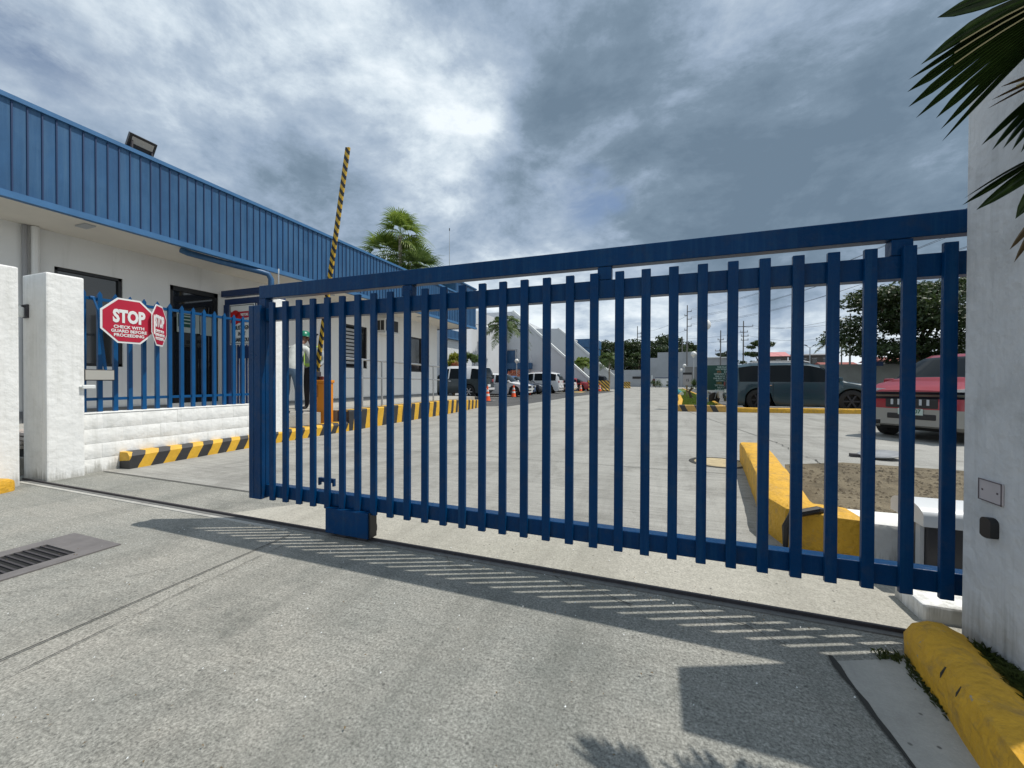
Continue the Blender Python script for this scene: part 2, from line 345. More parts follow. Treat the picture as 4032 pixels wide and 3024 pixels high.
def textmesh(body, size, origin, right, up, m, parent, name='lettering', bold=0.0, sx=1.0, align='CENTER', extr=0.002, space=1.0, local=False):
    cu = bpy.data.curves.new('t', 'FONT'); cu.body = body; cu.size = size; cu.align_x = align; cu.align_y = 'CENTER'; cu.offset = bold; cu.extrude = extr; cu.space_line = space
    cu.resolution_u = 3
    ob = bpy.data.objects.new('t', cu); C.objects.link(ob)
    dg = bpy.context.evaluated_depsgraph_get(); me = bpy.data.meshes.new_from_object(ob.evaluated_get(dg))
    bpy.data.objects.remove(ob); bpy.data.curves.remove(cu)
    right = Vector(right).normalized(); up = Vector(up).normalized(); n = right.cross(up); o = Vector(origin)
    off = wloc(parent) if (parent is not None and not local) else Vector((0,0,0))
    for v in me.vertices: v.co = o + right*v.co.x*sx + up*v.co.y + n*v.co.z - off
    me.materials.clear(); me.materials.append(m); me.name = name
    t = bpy.data.objects.new(name, me); C.objects.link(t); t.parent = parent
    return t
SUN_E = 3.8; EXPO = 0.08
# ------------------------------------------------------------------ the setting
def sheet(name, poly, z, m, sub=None):
    return tag(raw(name, [(x, y, z) for x, y in poly], [tuple(range(len(poly)))], m), kind='structure')
sheet('ground', [(-400,-200),(400,-200),(400,600),(-400,600)], -0.03, ASPH)
sheet('driveway', [(-40,-12),(30,-12),(30,2.8),(-40,2.8)], 0.0, CONC_OUT)
sheet('sunlit_apron', [(-3.35,2.30),(1.3,2.30),(1.3,2.78),(-2.95,2.78)], 0.004, CONC_MID)  # paler sheet paints the sunlit strip of coarse concrete behind the track
sheet('yard', [(-40,2.8),(60,2.8),(60,90),(-40,90)], 0.0, CONC_IN)
sheet('parking_left', [(-40,15.6),(-7.3,15.6),(-6.35,16.2),(-6.2,15.0),(-5.9,18.5),(-5.6,28.6),(-4.2,42),(-7,52),(-40,60)], 0.004, ASPH)
sheet('parking_right', [(2.35,16.3),(7.2,17.5),(40,20),(40,60),(3.2,60),(2.6,30)], 0.004, ASPH)
sheet('dirt_patch', [(1.1,3.4),(3.6,3.25),(7.5,3.9),(7.0,5.6),(4.6,6.6),(2.4,6.75),(1.6,6.3),(1.3,5.0)], 0.004, SOIL)
sheet('gutter_strip', [(0.66,1.93),(0.99,2.07),(0.86,1.35),(0.70,0.6),(0.58,0.6),(0.71,1.35)], 0.004, CONC_SM)
mb = MB(); mb.add([(1.1,2.2,-.01),(1.3,2.3,.02),(2.6,2.3,.1),(2.6,.2,.12),(.93,.2,.12),(1.0,1.2,.13),(1.08,1.8,.10)], [(0,1,2,3,4,5,6)])
tag(mb.build('planting_bed', SOIL), kind='structure')
def strip(name, pts, w, z, m, jit=0.0, seed=1):
    r = random.Random(seed); P = []
    for i in range(len(pts)-1):
        a, b = Vector((*pts[i], 0)), Vector((*pts[i+1], 0)); n = max(1, int((b-a).length/0.06)) if jit else 1
        for k in range(n): P.append(a + (b-a)*k/n)
    P.append(Vector((*pts[-1], 0))); vs = []; o = 0
    for i, p in enumerate(P):
        d = (P[min(i+1, len(P)-1)] - P[max(i-1, 0)]).normalized(); nrm = V(-d.y, d.x, 0)
        o = o*0.85 + r.uniform(-jit, jit); ww = w*(r.uniform(0.4, 1.5) if jit else 1)/2
        vs += [(p.x+nrm.x*(o-ww), p.y+nrm.y*(o-ww), z), (p.x+nrm.x*(o+ww), p.y+nrm.y*(o+ww), z)]
    return tag(raw(name, vs, [(2*i, 2*i+1, 2*i+3, 2*i+2) for i in range(len(P)-1)], m), kind='structure')
strip('pavement_joint', [(-6.3,2.80),(1.3,2.81)], 0.016, 0.008, CRACK)
strip('pavement_joint', [(-2.48,2.12),(-2.42,0.2)], 0.008, 0.008, CRACK)
strip('pavement_joint', [(-6.3,5.3),(1.2,5.4)], 0.010, 0.008, CRACK)
strip('pavement_joint', [(-6.3,9.6),(6,9.7)], 0.012, 0.008, CRACK)
strip('pavement_joint', [(2.0,8.6),(1.0,16)], 0.014, 0.008, CRACK)
strip('pavement_crack', [(2.0,8.6),(2.1,6.5),(3.2,6.0)], 0.012, 0.012, CRACK, 0.02, 5)
strip('pavement_joint', [(0.66,1.96),(0.71,1.35),(0.58,0.5)], 0.020, 0.008, CRACK, 0.003, 9)
strip('pavement_crack', [(-2.36,1.98),(-2.35,1.77),(-2.34,1.56),(-2.345,1.41),(-2.335,1.28),(-2.32,1.19),(-2.31,1.0),(-2.25,.5)], 0.004, 0.008, CRACK, 0.004, 3)
strip('pavement_crack', [(-2.6,2.95),(-1.9,2.9),(-1.2,3.1)], 0.008, 0.008, CRACK, 0.015, 4)
sheet('paint_line', [(-3.6,28.9),(1.3,29.2),(1.3,29.45),(-3.6,29.15)], 0.008, mat('old_road_paint', (0.42,0.41,0.38), 0.8, var=0.4, scale=9))
sheet('parking_patch', [(-9.4,38.5),(-6.9,38.0),(-6.9,40.5),(-9.4,41)], 0.008, mat('yellow_road_paint', (0.5,0.36,0.12), 0.8, var=0.3))
BAYP = mat('bay_line_white', (0.6,0.6,0.58), 0.7, var=0.2)
for k in range(7):
    sheet('bay_line', [(2.9+0.02*k,17.6+2.6*k+0),(8.5,18.2+2.6*k),(8.5,18.32+2.6*k),(2.9,17.72+2.6*k)], 0.008, BAYP)
for k in range(6):
    sheet('bay_line', [(-13.5,20.6+3.3*k),(-8.6,20.6+3.3*k),(-8.6,20.72+3.3*k),(-13.5,20.72+3.3*k)], 0.008, BAYP)

strip('pavement_crack', [(-.55,2.21),(-.42,2.12),(-.30,2.14),(-.12,2.05)], 0.005, 0.008, CRACK, 0.006, 18)
strip('pavement_crack', [(.15,2.21),(.22,2.10),(.38,2.08),(.52,1.98)], 0.005, 0.008, CRACK, 0.006, 28)
strip('pavement_crack', [(-1.25,2.21),(-1.18,2.12),(-1.02,2.09)], 0.004, 0.008, CRACK, 0.005, 38)
strip('pavement_crack', [(-3.4,.8),(-3.1,1.1),(-2.9,1.2),(-2.7,1.5)], 0.003, 0.008, CRACK, 0.006, 48)

# gate track across the driveway
t = thing('gate_track', 'straight steel gate track set flush across the concrete driveway', 'gate track', (-2.5,2.255,0))
mb = MB(); mb.box((-6.6,2.215,-.02),(1.2,2.29,.006)); mb.build('bedding_strip', mat('track_bedding',(0.15,0.15,0.145),.8,var=.2,scale=20), t)
mb = MB(); mb.box((-6.6,2.247,.006),(1.2,2.263,.022)); mb.build('rail', STEEL, t)
mb = MB(); mb.box((-6.5,2.175,-.02),(-2.6,2.211,.005)); mb.build('mortar_edge', CONC_SM, t)

# trench drain
t = thing('drain_grate', 'rusty steel drain grate with slotted bars in the driveway at the left edge', 'drain grate', (-3.67,0.9,0))
mb = MB(); mb.box((-3.96,-1.0,-.02),(-3.85,1.42,.008)); mb.box((-3.50,-1.0,-.02),(-3.40,1.42,.008)); mb.box((-3.96,1.42,-.02),(-3.40,1.60,.008)); mb.build('frame', GRATEF, t)
mb = MB(); mb.box((-3.85,-1.0,-.02),(-3.50,1.42,.002)); mb.build('channel', UNDER, t)
mb = MB(); y = 1.40
while y > -1.0: mb.box((-3.85,y-.012,.002),(-3.50,y,.009)); y -= 0.038
mb.build('bars', STEEL, t)

# ------------------------------------------------------------------ sliding gate
gate = thing('sliding_gate', 'dark blue steel sliding gate of vertical bars across the driveway', 'gate', (-0.9,2.25,0))
def gpart(name, a, b, m=BLUE, bev=0.004): return MB().box(a, b, bev=bev).build(name, m, gate)
gpart('top_rail', (-2.93,2.235,1.75),(2.6,2.30,1.85))
gpart('upper_rail', (-2.86,2.235,1.575),(2.6,2.30,1.675))
gpart('bottom_rail', (-2.86,2.235,.212),(2.6,2.30,.306))
gpart('end_post', (-2.93,2.235,.20),(-2.862,2.30,1.749))
gpart('end_channel', (-2.985,2.19,.20),(-2.932,2.34,1.69))
gpart('end_channel', (-2.93,2.19,.20),(-2.86,2.232,1.69))
for x in (-1.57,-.285,1.0,2.3): gpart('rail_stub', (x-.038,2.237,1.677),(x+.038,2.298,1.748))
for k in range(40):
    x = 2.367 - 0.1352*k
    if x < -2.80: break
    gpart('bar', (x-.0235,2.210,.197),(x+.0235,2.233,1.71), bev=.003)
h = gpart('wheel_housing', (-2.22,2.19,.035),(-1.85,2.275,.211))
MB().box((-1.849,2.20,.04),(-1.835,2.265,.211)).build('housing_side', BLACKP, h)
mb = MB(); mb.lathe([(.07,-.03),(.085,-.03),(.085,.03),(.07,.03)], (-2.1,2.255,.088), 20, ax=(0,1,0)); mb.lathe([(.07,-.03),(.085,-.03),(.085,.03),(.07,.03)], (-1.93,2.255,.088), 20, ax=(0,1,0)); mb.build('roller', STEEL, gate)
mb = MB(); mb.box((-2.40,2.30,.355),(-2.25,2.32,.385)); mb.box((-2.40,2.30,.33),(-2.385,2.32,.355)); mb.box((-2.265,2.30,.33),(-2.25,2.32,.355)); mb.build('bracket', BLUE, gate)
mb = MB(); mb.box((.90,2.315,1.055),(2.6,2.325,1.062),mi=0); mb.box((.90,2.31,1.063),(2.6,2.325,1.075),mi=1); mb.box((.90,2.31,1.043),(2.6,2.325,1.054),mi=1)
mb.build('guard_strip', [mat('strip_beige',(0.30,0.29,0.18),0.6), BLACKP], gate)
MB().box((.895,2.235,.935),(.93,2.26,.955), bev=.004).build('stop_bolt', BLACKP, gate)

# ------------------------------------------------------------------ pillars and low wall
pr = thing('gate_pillar', 'tall white rendered pillar at the right edge that the gate slides behind', 'pillar', (1.45,2.0,0))
MB().box((1.16,1.84,-.03),(1.80,2.152,2.27), bev=.012).build('shaft', PILW, pr)
mb = MB(); Z0, Z1, Y0, Y1 = .675, .755, 1.938, 2.048
mb.box((1.152,Y0,Z0),(1.1598,Y1,Z1), bev=.006); mb.build('cover_plate', mat('plate_outline',(0.48,0.44,0.45),0.7,var=.1), pr)
mb = MB()
for a, b in (((Y0,Z0),(Y1,Z0+.003)),((Y0,Z1-.003),(Y1,Z1)),((Y0,Z0),(Y0+.003,Z1)),((Y1-.003,Z0),(Y1,Z1))): mb.box((1.150,a[0],a[1]),(1.1519,b[0],b[1]))
for y in (1.957,2.028): mb.box((1.150,y-.003,.713),(1.1519,y+.003,.719))
mb.build('plate_edge', mat('plate_edge_dark',(0.12,0.10,0.11),0.8), pr)
mb = MB(); cy, cz, w, hh = 1.985, .583, .026, .038; poly = []
for i in range(9): a = PI*i/8; poly.append((cy + w*math.cos(a), cz + hh - .018 + .018*math.sin(a)))
for i in range(9): a = PI + PI*i/8; poly.append((cy + w*math.cos(a), cz - hh + .010 + .010*math.sin(a)))
mb.prism(poly, 0, 1.135, 1.159); mb.build('sensor', BLACKP, pr, smooth=True)
tag(MB().box((1.16,2.40,-.02),(1.62,2.64,.085), bev=.012).build('concrete_block', WHITE), 'low white painted concrete block under the right end of the blue gate', 'concrete block')

mo = thing('gate_motor', 'grey and black gate opener motor with a pale curved lid beside the right pillar', 'gate motor', (1.5,2.9,0))
MB().box((1.36,2.78,0),(1.72,3.02,.37), bev=.02).build('housing', mat('motor_housing',(0.03,0.03,0.034),0.5), mo, smooth=True)
poly = [(2.74,.35)] + [(2.90 - .16*math.cos(a), .405 + .055*math.sin(a)) for a in [PI*i/12 for i in range(13)]] + [(3.06,.35)]
MB().prism(poly, 0, 1.325, 1.76).build('lid', mat('motor_lid',(0.62,0.64,0.65),0.4), mo, smooth=True)
MB().box((1.34,2.80,.06),(1.358,2.84,.34)).build('cable_cover', GREY, mo)

tag(MB().box((-6.78,1.55,-.02),(-6.26,2.12,2.28), bev=.015).build('pillar', WHITE), 'square white painted pillar at the very left edge, front one of the pair', 'pillar', 'white pillars left of the gate')
pB = thing('pillar', 'square white painted pillar just left of the octagonal signs, back one of the pair', 'pillar', (-6.5,2.46,0), 'white pillars left of the gate')
MB().box((-6.75,2.31,-.02),(-6.25,2.62,2.285), bev=.015).build('shaft', WHITE, pB)
mb = MB(); mb.tube([(-6.25,2.58,1.03),(-6.215,2.60,1.03)], .012); mb.box((-6.235,2.585,1.005),(-6.21,2.70,1.05), bev=.008); mb.build('latch_loop', SIGNW, pB)
tag(MB().box((-6.62,5.12,-.02),(-6.36,5.37,2.56), bev=.012).build('pillar', WHITE), 'slim white pillar behind the left end of the gate, beside the guardhouse entrance', 'pillar')
# roller guide between the two pillars
rg = thing('roller_guide', 'dark steel bracket with two white nylon rollers between the left white pillars', 'roller guide', (-6.6,2.22,1.85))
mb = MB(); mb.box((-6.70,2.295,1.80),(-6.60,2.309,1.95)); mb.tube([(-6.95,2.10,1.945),(-6.62,2.30,1.93)], .010); mb.build('bracket', STEEL, rg)
for p in ((-6.64,2.255,1.86),(-6.83,2.165,1.87)):
    mb = MB(); mb.lathe([(.0,-.055),(.026,-.055),(.031,-.045),(.031,.045),(.024,.055),(.01,.058),(.01,.075),(0,.075)], p, 16); mb.build('roller', SIGNW, rg, smooth=True)

# block wall with mortar courses
lw = thing('block_wall', 'low white painted block wall with visible courses under the blue picket fence', 'wall', (-6.45,3.9,0))
mb = MB(); r = random.Random(4); z = -.02; row = 0
for zc in (.165,.34,.52,.70):
    y = 2.62 - (row % 2)*.2
    while y < 5.12:
        y1 = min(5.12, y + .40*r.uniform(.97,1.03)); ya = max(2.62, y)
        if y1 - ya > .02:
            d = r.uniform(-.003,.003); mb.box((-6.58,ya+.0012,z+.0012),(-6.35+d*.5,y1-.0012,zc-.0012), bev=.003)
        y = y1
    z = zc; row += 1
mb.box((-6.57,2.62,-.02),(-6.353,5.12,.69)); mb.build('blocks', WHITE, lw, smooth=True)
MB().box((-6.59,2.62,.701),(-6.345,5.12,.716), bev=.004).build('coping', WHITE, lw)

pf = thing('picket_fence', 'bright blue steel picket fence with pointed tops on the low white wall', 'fence', (-6.5,3.9,.7))
for z0 in (.855,2.085): MB().box((-6.525,2.62,z0),(-6.475,5.12,z0+.035)).build('rail', FBLUE, pf)
for k in range(16):
    y = 2.70 + .1500*k
    mb = MB(); zt = 2.20 - .0025*k; mb.prism([(y-.022,.717),(y+.022,.717),(y+.022,zt-.04),(y,zt),(y-.022,zt-.04)], 0, -6.472, -6.458); mb.prism([(y-.022,.717),(y-.016,.717),(y-.016,zt-.045),(y-.022,zt-.045)], 0, -6.4725, -6.495)
    mb.build('picket', FBLUE, pf)

# octagonal signs
def octo(c, r, right, up, n, m0, m1, parent):
    c, right, up, n = Vector(c), Vector(right), Vector(up), Vector(n)
    for nm, rr, d0, d1, m in (('border', r, 0, .004, m0), ('face', r*.925, .0045, .0065, m1)):
        pts = [(rr*math.cos(PI/8 + PI*k/4)/math.cos(PI/8), rr*math.sin(PI/8 + PI*k/4)/math.cos(PI/8)) for k in range(8)]
        mb = MB(); vs = [c + right*x + up*y + n*d0 for x, y in pts] + [c + right*x + up*y + n*d1 for x, y in pts]
        mb.add(vs, [tuple(range(8))[::-1], tuple(range(8,16))] + [(i,(i+1)%8,8+(i+1)%8,8+i) for i in range(8)]); mb.build(nm, m, parent)
def stop_sign(c, phi, label):
    n = V(math.cos(phi), math.sin(phi), 0); right = V(-math.sin(phi), math.cos(phi), 0); up = V(0,0,1); c = Vector(c)
    t = thing('stop_sign', label, 'sign', c, 'octagonal signs on the picket fence')
    octo(c, .272, right, up, n, SIGNW, RED, t)
    textmesh('STOP', .205, c + n*.0075 + up*.045, right, up, SIGNW, t, bold=.010, sx=.64)
    for i, s in enumerate(('CHECK WITH', 'GUARD BEFORE', 'PROCEEDING')):
        textmesh(s, .050, c + n*.0075 - up*(.078 + .050*i), right, up, SIGNW, t, bold=.0014, sx=.98)
    a = c - n*.002
    for z in (.12,-.15): MB().box((a.x-.07,a.y-.01,a.z+z-.01),(a.x-.003,a.y+.01,a.z+z+.01)).build('bracket', STEEL, t)
stop_sign((-6.13,2.975,1.83), 0.0, 'red octagonal STOP sign facing the driveway squarely, nearest the white pillar')
stop_sign((-6.28,3.37,1.835), math.radians(46), 'red octagonal STOP sign turned nearly edge-on behind the other one')
# inspection mirror
im = thing('inspection_mirror', 'vehicle inspection mirror on a blue pole hanging upside down by the white pillar', 'mirror', (-6.3,2.72,1.2))
mb = MB(); mb.tube([(-6.40,2.76,2.10),(-6.30,2.76,1.95),(-6.28,2.82,1.20)], [.010,.012,.017]); mb.build('handle', FBLUE, im)
mb = MB(); mb.lathe([(0,-.02),(.022,-.02),(.022,.02),(0,.02)], (-6.415,2.755,2.10), 12, ax=(0,1,0)); mb.build('hook', FBLUE, im, smooth=True)
mb = MB(); mb.box((-6.285,2.62,1.10),(-6.265,2.90,1.235), bev=.009); mb.build('frame', BLACKP, im)
mb = MB(); mb.box((-6.264,2.63,1.112),(-6.261,2.89,1.224)); mb.build('mirror_plate', mat('mirror_back',(0.5,0.48,0.43),0.3,metal=.5), im)

# planks in the gap
pk = thing('stacked_planks', 'grey weathered planks lying in the gap between the left white pillars', 'planks', (-7.2,2.5,.3))
for i, (z, a, b) in enumerate(((.30,-7.7,-6.95),(.345,-7.6,-7.0),(.39,-7.75,-6.92),(.44,-7.65,-6.98))):
    MB().box((a,2.36+.02*i,z),(b,2.70,z+.035), bev=.004).build('plank', mat('plank_grey_%s' % 'abcd'[i], (0.30+.05*i,0.27+.04*i,0.23+.04*i), 0.9, var=.2, scale=8), pk)
MB().box((-7.6,2.4,.20),(-7.0,2.66,.299)).build('bearer', UNDER, pk)
tag(MB().box((-7.9,2.32,-.02),(-6.95,2.8,.20), bev=.01).build('concrete_step', CONB), 'low grey concrete step under the planks between the left pillars', 'step')

# ------------------------------------------------------------------ kerbs
def kerbsec(w, hgt, r=.03): return [(-w/2,-.02),(-w/2,hgt-r),(-w/2+r*.3,hgt-r*.3),(-w/2+r,hgt),(w/2-r,hgt),(w/2-r*.3,hgt-r*.3),(w/2,hgt-r),(w/2,-.02)]
def lerp_path(pts, step=.15):
    o = []
    for a, b in zip(pts, pts[1:]):
        a, b = Vector(a), Vector(b); n = max(1, int((b-a).length/step))
        o += [tuple(a + (b-a)*k/n) for k in range(n)]
    return o + [pts[-1]]
def kerb(name, pts, w, hgt, m, label, cat='kerb', r=.03, noise=.003, round_end=False, group=None):
    mb = MB(); path = lerp_path(pts)
    if round_end:
        p0, p1 = Vector(path[0]), Vector(path[1]); d = (p0-p1).normalized(); rings = []
        sec = kerbsec(w, hgt, r)
        n = len(sec); vs = []; fs = []
        full = []
        for t_ in (1.0,.85,.6,.3,0): # nose
            full.append((p0 + d*(w*.45*t_), math.sqrt(max(0.02,1-t_*t_))))
        ext = [(tuple(p), s) for p, s in full] + [(p, 1.0) for p in path[1:]]
        for i, (p, s) in enumerate(ext):
            p = Vector(p); dd = -d if i < 5 else (Vector(ext[min(i+1,len(ext)-1)][0]) - Vector(ext[i-1][0])).normalized()
            rr = V(dd.y, -dd.x, 0)
            for a, h_ in sec: vs.append(p + rr*a*s + V(0,0,h_*(.35+.65*s) if h_ > 0 else h_) + V(rnd.uniform(-1,1),rnd.uniform(-1,1),rnd.uniform(-1,1))*noise)
        for i in range(len(ext)-1):
            for k in range(n): fs.append((i*n+k, i*n+(k+1)%n, (i+1)*n+(k+1)%n, (i+1)*n+k))
        fs.append(tuple(range(n))[::-1]); fs.append(tuple((len(ext)-1)*n+k for k in range(n))); mb.add(vs, fs)
    else: mb.sweep(kerbsec(w, hgt, r), path, noise=noise)
    return tag(mb.build(name, m, smooth=True, angle=40), label, cat, group)
k = kerb('foreground_kerb', [(1.045,2.06,0),(1.01,1.75,0),(0.955,1.4,0),(0.88,0.9,0),(0.82,0.3,0)], .195, .160, YEL, 'thick rounded yellow kerb in the bottom right corner', r=.075, noise=.004, round_end=True)
k.name = 'yellow_kerb'
for y0, x0 in ((1.80,.918),(1.70,.906)):
    mb = MB(); mb.tube([(x0+.024,y0+.012,.130),(x0+.010,y0+.008,.108),(x0+.004,y0,.08)], .0035, 6); mb.build('chip_mark', CRACK, k)
kerb('yellow_kerb', [(-6.12,1.93,0),(-5.93,1.4,0),(-5.7,.7,0)], .22, .13, YEL, 'end of a yellow kerb at the left edge beside the white pillar', round_end=True, r=.05)
kk = kerb('yellow_kerb', [(1.22,6.35,0),(1.13,5.4,0),(.98,4.1,0),(.90,3.45,0),(.93,3.26,0),(1.08,3.2,0),(1.19,3.2,0)], .30, .27, YEL, 'yellow kerb corner around the dirt patch, seen through the right bars', r=.045, noise=.004)
mb = MB(); mb.tube([(.80,3.12,.02),(.795,3.10,.16),(.83,3.09,.245),(.98,3.12,.285),(1.04,3.14,.28)], [.016,.022,.026,.024,.008], 8); mb.build('black_scuff', BLACKP, kk)
kerb('white_kerb', [(1.195,3.2,0),(1.9,3.2,0)], .30, .26, WHITE, 'white painted kerb stretch between yellow kerb corner and gate motor', r=.04)
tag(MB().sweep([(-.16,-.02),(-.16,.16),(-.12,.205),(.12,.205),(.16,.16),(.16,-.02)], lerp_path([(-6.33,2.98,0),(-6.50,5.3,0),(-6.53,6.95,0)],.1), noise=.0025).build('striped_kerb', STR_K, smooth=True, angle=30), 'low black and yellow striped kerb along the foot of the white block wall', 'kerb')
# raised ramp wall with stripes
mb = MB(); P = [(6.95,-6.37,.45),(9,-6.46,.46),(12,-6.60,.45),(15.3,-7.0,.30)]; vs = []
for y, x, z in P: vs += [(x,y,-.02),(x,y,z-.02),(x-.02,y,z),(x-.32,y,z),(x-.32,y,-.02)]
fs = [(i*5+k_, i*5+(k_+1)%5, (i+1)*5+(k_+1)%5, (i+1)*5+k_) for i in range(3) for k_ in range(5)] + [(0,1,2,3,4)[::-1], (15,16,17,18,19)]
tag(mb.add(vs, fs).build('striped_ramp_wall', STR_R), 'taller black and yellow striped ramp edge running along the guardhouse', 'ramp wall')
def prismz(name, poly, z0, z1, m): return tag(MB().prism(poly, 2, z0, z1).build(name, m), kind='structure')
prismz('walkway', [(-9.1,2.6),(-7.9,2.6),(-7.9,5.55),(-6.66,5.55),(-6.66,6.45),(-7.04,6.45),(-7.04,7.0),(-6.70,7.0),(-6.93,12),(-7.33,15.3),(-9.1,15.3)], -.02, .44, CONB)
prismz('walkway_ledge', [(-6.655,5.40),(-6.50,5.40),(-6.70,6.96),(-7.03,6.96),(-7.03,6.46),(-6.655,6.46)], -.02, .15, CONC_SM)

# ------------------------------------------------------------------ guardhouse
gh = thing('guardhouse', 'long white guardhouse with a deep ribbed blue fascia and dark windows', 'building', (-9.1,9,0))
WX, WB = -9.1, -9.26
mb = MB()
ops = [(3.46,4.33,1.34,2.93),(5.07,6.0,.64,3.0),(9.55,10.75,1.50,2.86),(13.2,14.02,1.45,2.82)]
y = 2.6
for a, b, z0, z1 in ops:
    mb.box((WB,y,0),(WX,a,3.47)); mb.box((WB,a,0),(WX,b,z0)); mb.box((WB,a,z1),(WX,b,3.47)); y = b
mb.box((WB,y,0),(WX,15.2,3.47)); mb.box((-15,2.6,0),(WB-.001,2.75,3.47)); mb.box((-15,15.05,0),(WB-.001,15.2,3.47))
mb.box((WX,9.2,2.45),(WX+.01,9.2,2.45)) if False else None
mb.build('wall', WALL, gh)
MB().box((WX+.002,6.2,.44),(WX+.03,15.2,.56)).box((WX+.002,2.6,.3),(WX+.03,5.0,.62)).build('wall_base', WBASE, gh)
MB().box((-15,2.76,0.2),(-9.9,15.04,3.4)).build('interior', UNDER, gh)
for i, (a, b, z0, z1) in enumerate(ops):
    if i == 1:
        d = MB(); d.box((-9.20,a,z0),(-9.13,a+.07,z1)); d.box((-9.20,b-.07,z0),(-9.13,b,z1)); d.box((-9.20,a,z1-.09),(-9.13,b,z1)); d.box((-9.20,a,z1-.62),(-9.13,b,z1-.56)); d.box((-9.20,a,z0),(-9.13,b,z0+.16)); d.box((-9.20,(a+b)/2-.04,z0),(-9.13,(a+b)/2+.04,z1-.6))
        dd = d.build('door', BLACKP, gh); MB().box((-9.18,a,z0),(-9.17,b,z1)).build('glass', GLASSD, dd)
        nb = MB().box((-9.128,5.20,2.08),(-9.12,5.62,2.50)).box((-9.128,5.64,2.06),(-9.12,5.86,2.46)).build('notice', mat('notice_grey',(0.36,0.42,0.40),0.5), dd)
        MB().box((-9.119,5.22,2.19),(-9.116,5.54,2.45)).build('green_panel', GREEN, nb) if False else MB().box((-9.119,5.22,2.19),(-9.116,5.54,2.45)).build('notice_panel', GREEN, dd)
        mb = MB()
        for q in range(3): mb.box((-9.115,5.25,2.40-.07*q),(-9.114,5.25+.24-.02*q,2.425-.07*q))
        mb.build('notice_lines', mat('notice_text',(0.35,0.45,0.42),0.5), dd)
    else:
        d = MB(); f = .05
        d.box((-9.20,a,z0),(-9.13,a+f,z1)); d.box((-9.20,b-f,z0),(-9.13,b,z1)); d.box((-9.20,a,z1-f),(-9.13,b,z1)); d.box((-9.20,a,z0),(-9.13,b,z0+f))
        dd = d.build('window', BLACKP, gh); MB().box((-9.18,a,z0),(-9.17,b,z1)).build('glass', GLASSD, dd)
        if i == 2:
            mb = MB(); z = z1-.12
            while z > z0+.12: mb.box((-9.165,a+.06,z-.075),(-9.15,b-.42,z)); z -= .115
            mb.build('blind', mat('blind_slat',(0.36,0.37,0.38),0.5,var=.1), dd)
            MB().box((-9.20,a-.0,z0-.28),(-9.13,b+.0,z0-.001)) 
MB().box((-15.4,2.45,3.471),(-7.745,16.13,3.53)).build('soffit', SOFF, gh)
mb = MB(); mb.box((-7.74,2.44,3.44),(-7.70,16.18,4.64),mi=0); mb.box((-15.5,2.40,3.44),(-7.74,2.44,4.64),mi=0); mb.box((-15.5,16.14,3.44),(-7.74,16.18,4.64),mi=0)
y = 2.555
while y < 16.15: mb.box((-7.70,y-.007,3.49),(-7.686,y+.007,4.63),mi=1); y += .1335
mb.box((-7.78,2.38,4.64),(-7.665,16.22,4.70),mi=2); mb.box((-7.76,2.38,3.40),(-7.672,16.22,3.485),mi=2); mb.box((-15.5,2.37,4.64),(-7.78,2.46,4.70),mi=2)
mb.build('fascia', [PANEL, PANELD, CAPB], gh)
MB().box((-15.5,2.46,4.30),(-7.78,16.12,4.36)).build('roof', GREY, gh)
MB().box((-7.95,4.9,4.64),(-7.80,6.4,4.755)).build('roof_trim', SIGNW, gh)
mb = MB(); mb.tube([(-8.05,4.66,3.44),(-7.98,4.72,3.40),(-7.86,5.2,3.365),(-7.72,5.92,3.345),(-7.66,6.05,3.32),(-7.63,6.09,3.22),(-7.63,6.09,2.9)], .055, 12); mb.tube([(-7.63,6.09,2.9),(-7.63,6.09,.45)], .05, 12); mb.build('downpipe', PANEL, gh, smooth=True)
mb = MB(); mb.tube([(-7.55,6.2,3.46),(-7.55,6.2,.45)], .012); mb.build('conduit', SIGNW, gh)
mb = MB(); mb.tube([(-9.06,3.13,3.46),(-9.06,3.13,0)], .03, 10); mb.build('conduit', mat('conduit_grey',(0.3,0.3,0.31),0.6), gh)
mb = MB(); mb.tube([(-9.03,3.23,3.46),(-9.03,3.23,0)], .045, 10); mb.build('conduit', WALL, gh, smooth=True)
for yy in (3.44, 12.6): MB().box((-8.38,yy-.03,3.45),(-8.12,yy+.10,3.469)).build('soffit_light', GREY, gh)
for yy, xx in ((8.6,-8.5),(10.2,-8.5),(14.6,-8.4)): MB().lathe([(0,-.02),(.09,-.02),(.10,0),(0,0)], (xx,yy,3.468), 16).build('soffit_light', GREY, gh)

fl = thing('floodlight', 'black floodlight tilted on the roof edge of the guardhouse', 'floodlight', (-7.7,3.92,4.7))
n = V(.80,-.10,-.50).normalized(); rt = V(0,1,0); rt = (rt - n*rt.dot(n)).normalized(); u_ = rt.cross(n)
u_ = -u_ if u_.z < 0 else u_
MB().obox((-7.73,3.92,4.84), .34, .21, .06, rt, u_, n).build('housing', BLACKP, fl)
MB().obox(V(-7.73,3.92,4.84)+n*.034+u_*.018, .27, .10, .008, rt, u_, n).build('lens', mat('floodlight_lens',(0.35,0.33,0.30),0.2), fl)
MB().box((-7.80,3.78,4.70),(-7.70,3.80,4.85)).build('bracket', STEEL, fl); MB().box((-7.80,4.04,4.70),(-7.70,4.06,4.85)).build('bracket', STEEL, fl)

